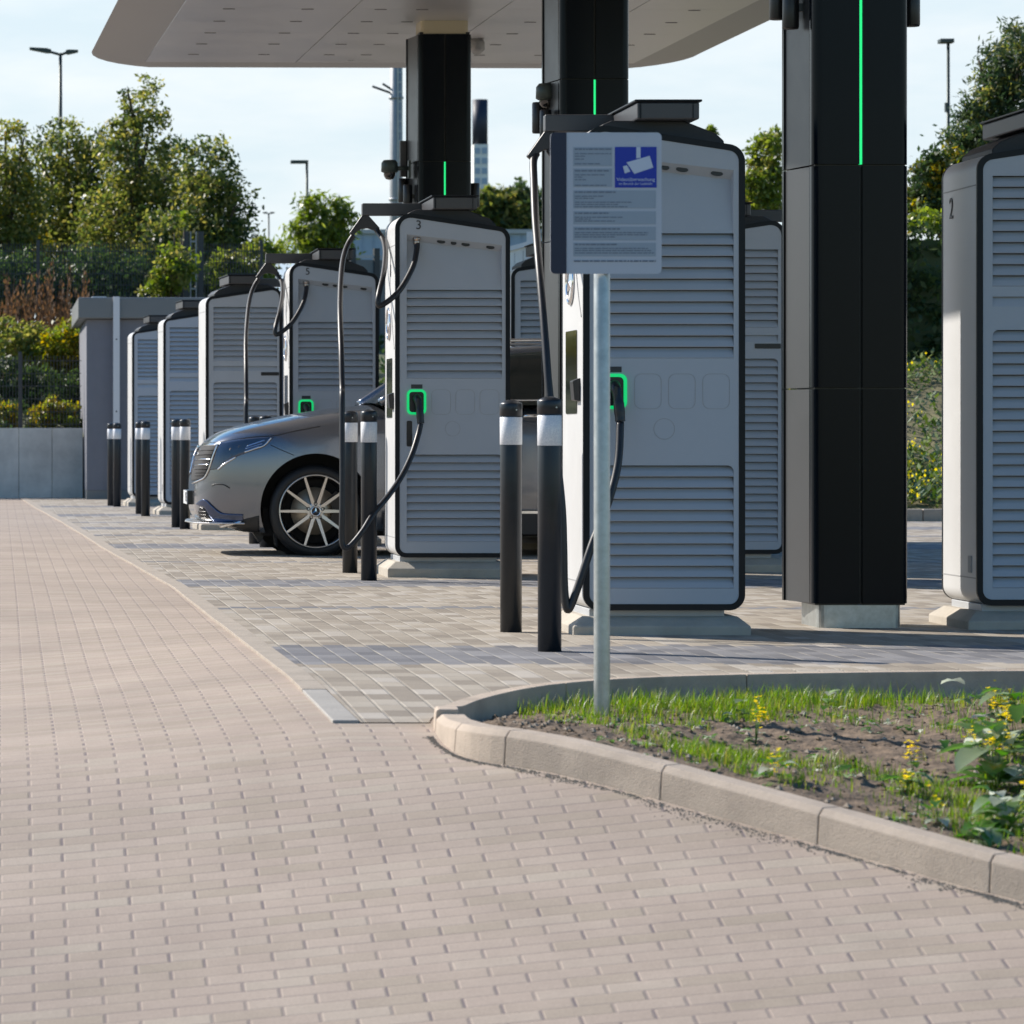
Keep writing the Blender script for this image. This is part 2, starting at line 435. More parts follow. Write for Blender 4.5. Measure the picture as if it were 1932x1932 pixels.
# ------------------------------------------------------------------ mesh helpers
class MB:
    def __init__(s):
        s.v, s.f, s.sm = [], [], []

    def add(s, vs, fs, smooth=False):
        n = len(s.v)
        s.v += [tuple(v) for v in vs]
        s.f += [tuple(i + n for i in f) for f in fs]
        s.sm += [smooth] * len(fs)
        return s

    def box(s, x0, x1, y0, y1, z0, z1):
        v = [(x, y, z) for z in (z0, z1) for y in (y0, y1) for x in (x0, x1)]
        return s.add(v, [(0, 2, 3, 1), (4, 5, 7, 6), (0, 1, 5, 4), (1, 3, 7, 5), (3, 2, 6, 7), (2, 0, 4, 6)])

    def prism(s, pts, a, b, axis='y', smooth=False, caps=True):
        """2-D outline extruded between a and b along an axis (outline in the other two)"""
        def mk(p, t):
            if axis == 'y':
                return (p[0], t, p[1])
            if axis == 'z':
                return (p[0], p[1], t)
            return (t, p[0], p[1])
        n = len(pts)
        v = [mk(p, a) for p in pts] + [mk(p, b) for p in pts]
        s.add(v, [(i, (i + 1) % n, n + (i + 1) % n, n + i) for i in range(n)], smooth)
        if caps:
            s.add(v, [tuple(range(n))[::-1], tuple(range(n, 2 * n))])
        return s

    def tube(s, pts, r, seg=10, caps=True, smooth=True):
        pts = [Vector(p) for p in pts]
        rs = r if isinstance(r, (list, tuple)) else [r] * len(pts)
        rings, up = [], None
        for i, p in enumerate(pts):
            t = (pts[min(i + 1, len(pts) - 1)] - pts[max(i - 1, 0)]).normalized()
            if up is None:
                up = Vector((0, 0, 1)) if abs(t.z) < 0.9 else Vector((0, 1, 0))
            a = t.cross(up)
            if a.length < 1e-4:
                a = t.orthogonal()
            a.normalize()
            up = a.cross(t).normalized()
            rings.append([p + (a * math.cos(2 * math.pi * k / seg) + up * math.sin(2 * math.pi * k / seg)) * rs[i] for k in range(seg)])
        v = [q for rg in rings for q in rg]
        fs = [(i * seg + k, i * seg + (k + 1) % seg, (i + 1) * seg + (k + 1) % seg, (i + 1) * seg + k)
              for i in range(len(pts) - 1) for k in range(seg)]
        s.add(v, fs, smooth)
        if caps:
            s.add(v, [tuple(range(seg))[::-1], tuple(range((len(pts) - 1) * seg, len(pts) * seg))])
        return s

    def lathe(s, prof, c=(0, 0, 0), axis='z', seg=32, smooth=True, closed=False):
        v = []
        for (r, h) in prof:
            for k in range(seg):
                a = 2 * math.pi * k / seg
                q = (r * math.cos(a), r * math.sin(a), h)
                if axis == 'y':
                    q = (q[0], q[2], q[1])
                elif axis == 'x':
                    q = (q[2], q[0], q[1])
                v.append((q[0] + c[0], q[1] + c[1], q[2] + c[2]))
        m = len(prof)
        fs = [(i * seg + k, i * seg + (k + 1) % seg, ((i + 1) % m) * seg + (k + 1) % seg, ((i + 1) % m) * seg + k)
              for i in range(m if closed else m - 1) for k in range(seg)]
        return s.add(v, fs, smooth)

    def build(s, name, material, parent=None, bevel=0.0, flip_fix=True):
        me = bpy.data.meshes.new(name)
        me.from_pydata(s.v, [], s.f)
        me.polygons.foreach_set("use_smooth", s.sm)
        if flip_fix:
            bm = bmesh.new()
            bm.from_mesh(me)
            bmesh.ops.remove_doubles(bm, verts=bm.verts, dist=1e-5)
            bmesh.ops.recalc_face_normals(bm, faces=bm.faces)
            bm.to_mesh(me)
            bm.free()
        me.materials.append(material)
        o = bpy.data.objects.new(name, me)
        COL.objects.link(o)
        if parent:
            o.parent = parent
        if bevel:
            md = o.modifiers.new("bevel", 'BEVEL')
            md.width = bevel
            md.segments = 2
            md.limit_method = 'ANGLE'
            md.angle_limit = R(40)
        return o


def tag(o, label=None, cat=None, group=None, kind=None):
    if label:
        o["label"] = label
    if cat:
        o["category"] = cat
    if group:
        o["group"] = group
    if kind:
        o["kind"] = kind
    return o


def thing(name, label, cat, loc=(0, 0, 0), rz=0.0, group=None):
    o = bpy.data.objects.new(name, None)
    o.empty_display_size = 0.2
    COL.objects.link(o)
    o.location = loc
    o.rotation_euler = (0, 0, rz)
    return tag(o, label, cat, group)


def dup(root, loc, rz, label, group=None, skip=()):
    def cp(o, parent):
        c = o.copy()
        COL.objects.link(c)
        if parent:
            c.parent = parent
        for ch in o.children:
            if ch.name.split('.')[0] in skip:
                continue
            cp(ch, c)
        return c
    r = cp(root, None)
    r.location = loc
    r.rotation_euler = (0, 0, rz)
    r["label"] = label
    if group:
        r["group"] = group
    return r


def smooth_path(pts, n=8):
    """Catmull-Rom"""
    pts = [Vector(p) for p in pts]
    out = []
    for i in range(len(pts) - 1):
        p0, p1, p2, p3 = pts[max(i - 1, 0)], pts[i], pts[i + 1], pts[min(i + 2, len(pts) - 1)]
        for k in range(n):
            t = k / n
            out.append(0.5 * ((2 * p1) + (p2 - p0) * t + (2 * p0 - 5 * p1 + 4 * p2 - p3) * t * t + (3 * p1 - p0 - 3 * p2 + p3) * t ** 3))
    out.append(pts[-1])
    return out


def fillet(pts, rad, seg=7):
    out = []
    n = len(pts)
    for i in range(n):
        p = Vector(pts[i])
        a = (Vector(pts[i - 1]) - p)
        b = (Vector(pts[(i + 1) % n]) - p)
        r = rad[i] if isinstance(rad, (list, tuple)) else rad
        if r <= 0:
            out.append(tuple(p))
            continue
        ua, ub = a.normalized(), b.normalized()
        ang = ua.angle(ub)
        t = min(r / math.tan(ang / 2), a.length * 0.49, b.length * 0.49)
        r = t * math.tan(ang / 2)
        c = p + (ua + ub).normalized() * (r / math.sin(ang / 2))
        s0, s1 = p + ua * t - c, p + ub * t - c
        a0 = math.atan2(s0.y, s0.x)
        da = (math.atan2(s1.y, s1.x) - a0 + math.pi) % (2 * math.pi) - math.pi
        for k in range(seg + 1):
            th = a0 + da * k / seg
            out.append((c.x + r * math.cos(th), c.y + r * math.sin(th)))
    return out


def clip(poly, a, b, c):
    """keep a*x+b*y<=c"""
    out = []
    for i in range(len(poly)):
        p, q = poly[i], poly[(i + 1) % len(poly)]
        dp, dq = a * p[0] + b * p[1] - c, a * q[0] + b * q[1] - c
        if dp <= 0:
            out.append(p)
        if dp * dq < 0:
            t = dp / (dp - dq)
            out.append((p[0] + (q[0] - p[0]) * t, p[1] + (q[1] - p[1]) * t))
    return out


def text_obj(body, size, name, material, parent, loc, rot, extrude=0.0015, align='CENTER', sx=1.0):
    cu = bpy.data.curves.new(name, 'FONT')
    cu.body = body
    cu.size = size
    cu.extrude = extrude
    cu.align_x = align
    cu.align_y = 'CENTER'
    cu.resolution_u = 4
    tmp = bpy.data.objects.new(name + "_tmp", cu)
    COL.objects.link(tmp)
    dg = bpy.context.evaluated_depsgraph_get()
    me = bpy.data.meshes.new_from_object(tmp.evaluated_get(dg))
    bpy.data.objects.remove(tmp)
    me.name = name
    me.materials.clear()
    me.materials.append(material)
    o = bpy.data.objects.new(name, me)
    COL.objects.link(o)
    o.parent = parent
    o.location = loc
    o.rotation_euler = rot
    o.scale = (sx, 1, 1)
    return o


FACE = (R(90), 0, 0)             # lettering that faces the camera side (-Y)
LEFTF = (R(90), 0, R(-90))       # lettering that faces -X


# ------------------------------------------------------------------ ground
def lerp_tab(tab, x):
    if x <= tab[0][0]:
        (x0, y0), (x1, y1) = tab[0], tab[1]
        return y0 + (y1 - y0) * (x - x0) / (x1 - x0)
    for (x0, y0), (x1, y1) in zip(tab, tab[1:]):
        if x <= x1:
            t = (x - x0) / (x1 - x0)
            return y0 + (y1 - y0) * t
    return tab[-1][1]


ST = [(8.0, -1.16), (10.0, -0.72), (10.85, -0.52), (11.7, -0.31), (12.2, -0.175), (12.65, -0.07), (13.0, -0.045), (14.0, -0.02), (15.0, 0.0), (25, 0.0)]


def sstep(a, b, x):
    t = min(1, max(0, (x - a) / (b - a)))
    return t * t * (3 - 2 * t)


def und(x, y):
    w = sstep(10, 16, y)
    return w * (0.010 * noise.noise((x * 0.30, y * 0.22, 3.1)) + 0.006 * noise.noise((x * 0.9 + 5, y * 0.55, 8.3)))


def tab_smooth(tab, y):
    return (lerp_tab(tab, y - 0.35) + lerp_tab(tab, y) * 2 + lerp_tab(tab, y + 0.35)) / 4


def zstep(y):
    return tab_smooth(ST, y)


def in_bed(x, y):
    return 1.66 < x and path_y(fin2, x) + 0.13 < y < path_y(bin2, x) + 0.03


def zroad(x, y):
    dx = x - 1.15
    if dx < 0:
        c = 0.10 * (1 - sstep(16, 22, y))
        dx = -2.6 * math.tanh(-dx / 2.6)
    else:
        c = 0.10 * (1 - sstep(12.1, 12.75, y))
        dx = 3.2 * math.tanh(dx / 3.2)
    return zstep(y) + c * dx + und(x, y)


STRIP = [(12.55, 1.19), (14.0, 1.175), (16.6, 1.16), (20, 1.13), (24.2, 1.107), (31.5, 0.9), (42.5, 0.68), (49, 0.50), (55.8, 0.36), (58.2, 0.31)]


def xstrip(y):
    return lerp_tab(STRIP, y)


def grid_mesh(name, xs_of, ys, zf, material):
    b = MB()
    rows = []
    for y in ys:
        xs = xs_of(y)
        rows.append(len(xs))
        b.v += [(x, y, zf(x, y)) for x in xs]
    n = rows[0]
    for j in range(len(ys) - 1):
        for i in range(n - 1):
            a = j * n + i
            b.f.append((a, a + 1, a + n + 1, a + n))
            b.sm.append(True)
    return b.build(name, material, flip_fix=False)


FRONT = [(1.50, 12.95), (1.515, 12.62), (1.62, 12.36), (1.96, 11.97), (2.375, 11.47), (2.80, 10.94), (2.967, 10.75), (3.4, 10.25), (4.0, 9.6), (4.7, 8.9)]
BACK = [(1.50, 12.95), (1.55, 13.35), (1.72, 13.85), (2.05, 14.4), (2.5, 14.75), (3.1, 14.95), (4.0, 15.1), (5.5, 15.25), (8.0, 15.4), (31.0, 15.5)]


def offset_path(path, d):
    out = []
    for i, p in enumerate(path):
        a = Vector(path[max(i - 1, 0)])
        c = Vector(path[min(i + 1, len(path) - 1)])
        t = (c - a).normalized()
        nrm = Vector((-t.y, t.x))
        out.append(Vector(p) + nrm * d)
    return out


def resample(path, step):
    pts = [Vector(p) for p in path]
    out = [pts[0]]
    for a, c in zip(pts, pts[1:]):
        k = max(1, int((c - a).length / step))
        for j in range(1, k + 1):
            out.append(a.lerp(c, j / k))
    return out


fp = resample([tuple(v) for v in smooth_path([(p[0], p[1], 0) for p in FRONT], 6)], 0.06)
fp2 = [(v.x, v.y) for v in fp]
fin = offset_path(fp2, 0.12)
bp_ = [(v.x, v.y) for v in resample([tuple(v) for v in smooth_path([(p[0], p[1], 0) for p in BACK], 5)], 0.12)]
bin_ = offset_path(bp_, -0.10)


def path_y(path, x):
    """y on a path that runs towards +x"""
    for a, c in zip(path, path[1:]):
        if a[0] <= x <= c[0] and c[0] > a[0]:
            return a[1] + (c[1] - a[1]) * (x - a[0]) / (c[0] - a[0])
    return path[-1][1]


fin2 = sorted([(v[0], v[1]) for v in fin], key=lambda p: p[0])
bin2 = sorted([(v[0], v[1]) for v in bin_], key=lambda p: p[0])


# far ground to the horizon, below everything else
g = MB()
g.add([(-900, -60, -1.6), (900, -60, -1.6), (900, 6, -1.6), (-900, 6, -1.6)], [(0, 1, 2, 3)])
g.add([(-900, 6, -1.6), (900, 6, -1.6), (900, 40, -0.25), (-900, 40, -0.25)], [(0, 1, 2, 3)])
g.add([(-900, 40, -0.25), (900, 40, -0.25), (900, 2500, -0.25), (-900, 2500, -0.25)], [(0, 1, 2, 3)])
tag(g.build('ground', M['earth']), 'rough grassy earth stretching to the horizon', kind='structure')

ys = list(np.arange(4.0, 13.6, 0.12)) + list(np.arange(13.6, 30, 0.25)) + list(np.arange(30, 60.1, 0.7))
xs_ = list(np.arange(-14, -1, 0.8)) + list(np.arange(-1, 5.0, 0.12)) + list(np.arange(5.0, 40, 1.2))
tag(grid_mesh('road', lambda y: xs_, ys, lambda x, y: zroad(x, y) - (0.45 if in_bed(x, y) else 0.0), M['road']), 'driveway of pinkish beige paving blocks', kind='structure')

bk_sorted = sorted([(p[1], p[0]) for p in bp_])


def pav_z(x, y):
    return zstep(y) + und(x, y) + 0.0035 + 0.004 * sstep(13.2, 14.5, y)


pv = MB()


def pav_rows(ys_, xf):
    n0, n = len(pv.v), 0
    for y in ys_:
        xs = xf(y)
        n = len(xs)
        pv.v += [(x, y, pav_z(x, y)) for x in xs]
    for j in range(len(ys_) - 1):
        for i in range(n - 1):
            a = n0 + j * n + i
            pv.f.append((a, a + 1, a + n + 1, a + n))
            pv.sm.append(True)


def x_right(y):
    if y < 12.95:
        return 1.505
    return lerp_tab(bk_sorted, y) + 0.004


pav_rows(list(np.arange(13.2, 15.1, 0.06)), lambda y: list(np.linspace(xstrip(y) + 0.10, x_right(y), 22)))
pav_rows(list(np.arange(15.06, 15.5, 0.06)) + [15.5], lambda y: list(np.linspace(xstrip(y) + 0.10, min(30.9, x_right(y)), 60)))
pav_rows([15.5] + list(np.arange(15.7, 30, 0.22)) + list(np.arange(30, 58.2, 0.6)),
         lambda y: [xstrip(y) + 0.10 + (5.5 - xstrip(y) - 0.10) * t for t in np.linspace(0, 1, 14)] + list(np.arange(6.0, 32, 1.5)))
pav = pv.build('pavement', M['bay'], flip_fix=False)
tag(pav, 'charging bays paved with grey and tan blocks', kind='structure')

# border strip between the driveway and the bays
b = MB()
yy = list(np.arange(14.4, 30, 0.4)) + list(np.arange(30, 58.2, 1.0))
for j, y in enumerate(yy[:-1]):
    y1 = yy[j + 1] - 0.006
    q = []
    for yv in (y, y1):
        x0 = xstrip(yv)
        z = zstep(yv) + und(x0, yv) + 0.013
        q += [(x0, yv, z), (x0 + 0.094, yv, z), (x0, yv, z - 0.12), (x0 + 0.094, yv, z - 0.12)]
    b.add(q, [(0, 1, 5, 4), (0, 4, 6, 2), (1, 3, 7, 5), (0, 2, 3, 1), (4, 5, 7, 6)])
tag(b.build('border_strip', M['strip'], bevel=0.0015), 'flat concrete border strip beside the bays', kind='structure')
b = MB()
q = []
for yv in (13.2, 14.39):
    x0 = xstrip(yv)
    z = zstep(yv) + und(x0, yv) + 0.012
    q += [(x0, yv, z), (x0 + 0.094, yv, z), (x0, yv, z - 0.12), (x0 + 0.094, yv, z - 0.12)]
b.add(q, [(0, 1, 5, 4), (0, 4, 6, 2), (1, 3, 7, 5), (0, 2, 3, 1), (4, 5, 7, 6)])
tag(b.build('border_strip_end', M['strip_blue'], bevel=0.004), 'blue grey end stone of the border strip', kind='structure')

# ------------------------------------------------------------------ planted bed with kerb
KH = 0.115


def ztop_front(x, y):
    return zroad(x, y) - und(x, y) + KH * (1 - 0.45 * sstep(12.3, 13.0, y))


kerb = thing('kerb', 'beige concrete kerb curving round the planted bed', 'kerb', (0, 0, 0))


def kerb_piece(p_out, p_in, zo, parent, name='kerb_stone', cham=0.02):
    bb = MB()
    n = len(p_out)
    vs = []
    for (po, pi) in zip(p_out, p_in):
        zt = zo(po[0], po[1])
        d = (Vector(pi) - Vector(po)).normalized()
        vs += [(po[0], po[1], zt - 0.30), (po[0] + d.x * 0.022, po[1] + d.y * 0.022, zt - cham), (po[0] + d.x * (0.022 + cham), po[1] + d.y * (0.022 + cham), zt),
               (pi[0], pi[1], zt), (pi[0], pi[1], zt - 0.30)]
    fs = []
    for i in range(n - 1):
        for k in range(4):
            fs.append((i * 5 + k, i * 5 + k + 1, (i + 1) * 5 + k + 1, (i + 1) * 5 + k))
    fs += [tuple(range(5)), tuple(range((n - 1) * 5, n * 5))[::-1]]
    bb.add(vs, fs)
    return bb.build(name, M['kerb'], parent, bevel=0.0035)


# split into stones
brk = [0]
acc = 0
lens = [0.34, 0.24, 0.59, 0.60, 0.62, 0.66, 0.8, 1.0, 1.0]
li = 0
for i in range(1, len(fp2)):
    acc += (Vector(fp2[i]) - Vector(fp2[i - 1])).length
    if acc > lens[li]:
        brk.append(i)
        acc = 0
        li = min(li + 1, len(lens) - 1)
brk.append(len(fp2) - 1)


def shrink(seg, gap=0.0016):
    s = [Vector(p) for p in seg]
    s[0] = s[0] + (s[1] - s[0]).normalized() * gap
    s[-1] = s[-1] + (s[-2] - s[-1]).normalized() * gap
    return s


for a, c in zip(brk, brk[1:]):
    if c - a < 1:
        continue
    kerb_piece(shrink(fp2[a:c + 1]), shrink([tuple(v) for v in fin[a:c + 1]]), ztop_front, kerb)
brk = list(range(0, len(bp_) - 1, 8)) + [len(bp_) - 1]
for a, c in zip(brk, brk[1:]):
    if c - a < 1:
        continue
    kerb_piece(shrink(bp_[a:c + 1]), shrink([tuple(v) for v in bin_[a:c + 1]]),
               lambda x, y: zstep(y) + 0.03 + 0.05 * (1 - sstep(12.9, 13.6, y)), kerb, cham=0.008)


def bed_z(x, y):
    y0, y1 = path_y(fin2, x), path_y(bin2, x)
    t = min(1, max(0, (y - y0) / max(0.05, y1 - y0)))
    z0 = ztop_front(x, y0) - 0.035
    z1 = -0.082
    n = 0.018 * noise.noise((x * 3.1, y * 3.1, 0.7)) + 0.013 * noise.noise((x * 9, y * 9, 4.0)) + 0.011 * noise.noise((x * 22, y * 22, 9.0)) + 0.005 * noise.noise((x * 48, y * 48, 2.0))
    edge = sstep(0.0, 0.12, t) * sstep(0, 0.12, 1 - t)
    return z0 + (z1 - z0) * sstep(0, 1, t ** 0.8) + n * (0.35 + 0.65 * edge) + 0.02 * edge


b = MB()
nx, ny = 300, 190
x0b, x1b = 1.64, 7.0
for i in range(nx):
    x = x0b + (x1b - x0b) * (i / (nx - 1)) ** 1.2
    ya, yb = path_y(fin2, x) - 0.02, path_y(bin2, x) + 0.02
    for j in range(ny):
        y = ya + (yb - ya) * j / (ny - 1)
        b.v.append((x, y, bed_z(x, y)))
for i in range(nx - 1):
    for j in range(ny - 1):
        a = i * ny + j
        b.f.append((a, a + ny, a + ny + 1, a + 1))
        b.sm.append(True)
tag(b.build('soil', M['soil'], flip_fix=False), 'dry crumbly soil of the planted bed', kind='structure')
# loose clods and pebbles
b = MB()
for _ in range(2600):
    x = 1.7 + 3.6 * rng.random()
    ya, yb = path_y(fin2, x), path_y(bin2, x)
    y = ya + (yb - ya) * rng.random()
    r = 0.004 + 0.012 * rng.random() ** 3
    z = bed_z(x, y)
    pts = [Vector((rng.uniform(-1, 1), rng.uniform(-1, 1), rng.uniform(-.6, 1))).normalized() * r * rng.uniform(.7, 1.3) for _ in range(6)]
    v = [(r * rng.uniform(.7, 1.3), 0, 0), (0, r * rng.uniform(.7, 1.3), 0), (-r * rng.uniform(.7, 1.3), 0, 0), (0, -r * rng.uniform(.7, 1.3), 0), (0, 0, r * rng.uniform(.5, 1.0)), (0, 0, -r)]
    b.add([(x + q[0], y + q[1], z + q[2] + r * .3) for q in v], [(0, 1, 4), (1, 2, 4), (2, 3, 4), (3, 0, 4), (1, 0, 5), (2, 1, 5), (3, 2, 5), (0, 3, 5)])
M['clod'] = leaf_mat('clods', [(0.13, 0.092, 0.06), (0.21, 0.155, 0.105), (0.36, 0.31, 0.25)], 0.9, 0.0, 0.2)
tag(b.build('clods', M['clod'], flip_fix=False), 'small clods and pebbles on the soil', kind='stuff')
# loose grit in the gutter along the kerb foot
b = MB()
for _ in range(4200):
    i = rng.randrange(2, len(fp2) - 2)
    ft = rng.random()
    p, q = Vector(fp2[i]).lerp(Vector(fp2[i + 1]), ft), Vector(fin[i]).lerp(Vector(fin[i + 1]), ft)
    d = (p - q).normalized()
    s = abs(rng.gauss(0, 0.014)) * (0.6 + 2.0 * noise.noise((p.x * 2.5, p.y * 2.5, 5)) ** 2 * 3)
    c = p + d * s
    r = rng.uniform(0.0015, 0.004)
    z = zroad(c.x, c.y)
    b.add([(c.x - r, c.y, z), (c.x + r, c.y - r, z), (c.x + r, c.y + r, z), (c.x, c.y, z + r * 1.4)], [(0, 1, 3), (1, 2, 3), (2, 0, 3)])
M['grit'] = leaf_mat('grit', [(0.20, 0.165, 0.13), (0.32, 0.27, 0.21), (0.42, 0.36, 0.29)], 0.9, 0.0, 0.2)
tag(b.build('grit', M['grit'], flip_fix=False), 'loose grit along the foot of the kerb', kind='stuff')

# grass of the bed
TUFTS = [(1, 0.5)]


def grass_density(x, y):
    ya, yb = path_y(fin2, x), path_y(bin2, x)
    t = (y - ya) / max(0.05, yb - ya)
    n = noise.noise((x * 1.7, y * 2.0, 3.7)) * 0.85 + noise.noise((x * 6.5, y * 5.5, 7.2)) * 0.6 + 0.46
    n = max(0, n)
    back = sstep(0.52, 0.74, t)
    bare = 0.85 * math.exp(-((x - 3.0) / 0.62) ** 2 - ((t - 0.52) / 0.11) ** 2) + 0.5 * sstep(0.10, 0.0, t)
    left = sstep(1.95, 2.35, x + 0.25 * (t - .5)) * sstep(1.0, .90, t)
    return max(0, (0.72 + 0.25 * back) * (0.04 + 1.45 * n ** 1.9) - bare) * left


b = MB()
made = 0
while made < 52000:
    x = 1.7 + 5.1 * rng.random() ** 1.25
    ya, yb = path_y(fin2, x) + 0.03, path_y(bin2, x) - 0.03
    y = ya + (yb - ya) * rng.random()
    if rng.random() > grass_density(x, y):
        continue
    k = 1 if rng.random() < .6 else 4
    for _ in range(k):
        px, py = x + rng.gauss(0, .012), y + rng.gauss(0, .012)
        z = bed_z(px, py) - 0.004
        h = rng.uniform(0.018, 0.068) * (0.75 + 0.35 * sstep(13.2, 14.3, y)) * rng.uniform(.6, 1.35)
        a = rng.uniform(0, 6.283)
        lean = rng.uniform(0.05, 0.75) * h
        w = rng.uniform(0.0008, 0.0021)
        dx, dy = math.cos(a), math.sin(a)
        m_ = (px + dx * lean * .35, py + dy * lean * .35, z + h * .6)
        t_ = (px + dx * lean, py + dy * lean, z + h)
        wx, wy = -dy * w, dx * w
        b.add([(px - wx, py - wy, z), (px + wx, py + wy, z), (m_[0] + wx * .8, m_[1] + wy * .8, m_[2]), (m_[0] - wx * .8, m_[1] - wy * .8, m_[2]), t_],
              [(0, 1, 2, 3), (3, 2, 4)], True)
        made += 1
tag(b.build('grass', M['grass'], flip_fix=False), 'tufts of bright green grass in the bed', kind='stuff')


def leaf_blade(b, base, direction, length, width, droop, curl=0.0):
    """one broad leaf with a midrib fold"""
    d = Vector(direction).normalized()
    side = d.cross(Vector((0, 0, 1)))
    if side.length < 1e-3:
        side = Vector((1, 0, 0))
    side.normalize()
    up = side.cross(d).normalized()
    n = 7
    vs = []
    for i in range(n):
        t = i / (n - 1)
        c = Vector(base) + d * length * t - Vector((0, 0, 1)) * droop * length * t * t
        w = width * (math.sin(math.pi * min(1, t * 0.93 + 0.07)) ** 0.7) * (1 + 0.18 * math.sin(t * 19 + curl * 7))
        if t < 0.22:
            w *= 0.25 + t * 2.4
        e = up * w * 0.28
        vs += [c - side * w + e, c, c + side * w + e]
    fs = []
    for i in range(n - 1):
        fs += [(i * 3, i * 3 + 1, i * 3 + 4, i * 3 + 3), (i * 3 + 1, i * 3 + 2, i * 3 + 5, i * 3 + 4)]
    b.add(vs, fs, True)


def weed(x, y, size, nleaf, nflower, label, hgt=0.12):
    z = bed_z(x, y)
    t = thing('flowering_weed' if nflower else 'leafy_weed', label, 'weed', (x, y, z - 0.01), 0, 'weeds in the planted bed')
    lb = MB()
    for k in range(nleaf):
        a = rng.uniform(0, 6.283)
        el = rng.uniform(0.05, 0.95)
        h0 = rng.uniform(0.01, hgt)
        r0 = rng.uniform(0, 0.25) * size
        leaf_blade(lb, (math.cos(a) * r0, math.sin(a) * r0, h0), (math.cos(a), math.sin(a), el), size * rng.uniform(.4, .95), size * rng.uniform(.15, .28), rng.uniform(.25, .75), rng.random())
    lb.build('leaves', M['weedleaf'], t, flip_fix=False)
    if nflower:
        for k in range(nflower):
            sb, fb = MB(), MB()
            a = rng.uniform(0, 6.283)
            r0 = rng.uniform(0, .6) * size
            top = Vector((math.cos(a) * r0, math.sin(a) * r0, hgt * rng.uniform(.75, 1.2)))
            sb.tube([(0, 0, 0), top * 0.5 + Vector((0, 0, .015)), top], [0.0022, 0.0018, 0.0014], 5)
            for q in range(rng.randrange(9, 16)):
                c = top + Vector((rng.gauss(0, .012), rng.gauss(0, .012), rng.gauss(-0.002, .018)))
                for p_ in range(4):
                    th = p_ * math.pi / 2 + q
                    u = Vector((math.cos(th), math.sin(th), .5)).normalized()
                    s_ = u.cross(Vector((0, 0, 1))).normalized()
                    L_ = rng.uniform(.007, .012)
                    fb.add([c, c + u * L_ * .6 + s_ * L_ * .45, c + u * L_, c + u * L_ * .6 - s_ * L_ * .45], [(0, 1, 2, 3)])
            sb.build('stem', M['weedleaf'], t)
            fb.build('flower_head', M['yellow'], t, flip_fix=False)
    return t


b = MB()
for _ in range(900):
    x = 1.95 + 2.6 * rng.random()
    ya, yb = path_y(fin2, x) + .05, path_y(bin2, x) - .05
    y = ya + (yb - ya) * rng.random()
    if noise.noise((x * 2.3, y * 2.3, 11)) < rng.uniform(-.25, .35):
        continue
    z = bed_z(x, y)
    for k in range(rng.randrange(2, 5)):
        a = rng.uniform(0, 6.283)
        leaf_blade(b, (x, y, z + .003), (math.cos(a), math.sin(a), rng.uniform(.1, .9)), rng.uniform(.015, .045), rng.uniform(.005, .012), rng.uniform(.2, .7), rng.random())
tag(b.build('ground_cover', M['weedleaf'], flip_fix=False), 'small seedlings and clover leaves sprinkled over the soil', kind='stuff')


def at_bed(xd, yd, d):
    """ground point of the bed seen at picture x, y: march along the ray"""
    lo = None
    for k in range(400):
        dd = 9.5 + k * 0.02
        p = P(xd, yd, dd)
        if 1.66 < p.x < 6.5 and path_y(fin2, p.x) <= dd <= path_y(bin2, p.x) and p.z <= bed_z(p.x, dd):
            lo = p
            break
    return lo if lo else P(xd, yd, d)


WEEDS = [
    (1385, 1365, .085, 7, 0, 'glinting leaved weed low in the grass close to the galvanised sign post', .09),
    (1425, 1405, .07, 6, 3, 'thin yellow flowering weed amid the bed, nearest to the sign post', .13),
    (1560, 1345, .085, 7, 0, 'shiny leaved weed by the shaded back kerb of the bed', .08),
    (1722, 1318, .05, 4, 2, 'tiny weed with a lone yellow flower against the shaded back kerb', .10),
    (1465, 1470, .11, 9, 2, 'broad leaved weed just behind the second joint of the front kerb', .07),
    (1640, 1385, .06, 6, 0, 'small weed on the bare soil in the middle of the bed', .05),
    (1712, 1500, .10, 11, 2, 'sprawling weed with a yellow bloom in the middle right of the bed', .08),
    (1835, 1375, .14, 8, 0, 'weed with one big round glinting leaf standing tall at the right', .17),
    (1880, 1490, .21, 34, 6, 'tallest dense clump of broad leaved weed with many yellow flowers', .22),
    (1915, 1430, .20, 26, 5, 'leafy yellow flowering clump at the picture edge behind the tallest one', .22),
    (1900, 1565, .17, 26, 4, 'leafy clump with yellow flowers at the right edge close to the kerb', .12),
    (1850, 1590, .12, 13, 0, 'low glinting weed hugging the front kerb at the right', .06),
    (1600, 1470, .075, 8, 0, 'low leafy weed left of the sprawling yellow flowered one', .05),
    (1545, 1435, .055, 6, 0, 'little weed in the grass left of the bare soil patch', .05),
    (1770, 1555, .085, 9, 1, 'weed with a single yellow flower just behind the front kerb, right of the sprawling one', .07),
    (1780, 1420, .06, 7, 0, 'weed at the right end of the bare soil patch', .06),
    (1340, 1400, .05, 6, 0, 'seedling weed right of the sign post by the kerb', .05),
    (1250, 1385, .05, 6, 0, 'very small weed beside the soil at the left tip of the bed', .04),
]
for (xd, yd, sz, nl, nf, lab, hg) in WEEDS:
    p = at_bed(xd, yd, 12.5)
    weed(p.x, p.y, sz, nl, nf, lab, hg)

# ------------------------------------------------------------------ chargers
W, CW = 0.69, 0.79           # depth (narrow side) and width (broad side)
SLAT = 0.0558


def outline(kind):
    if kind == 'A':
        pts = [(0, .14), (CW, .14), (CW, 2.412), (0, 2.532)]
        rr = [.075, .075, .085, .105]
    else:
        pts = [(0, .14), (CW, .14), (CW, 2.525), (0, 2.405)]
        rr = [.075, .075, .105, .085]
    return fillet(pts, rr, 8)


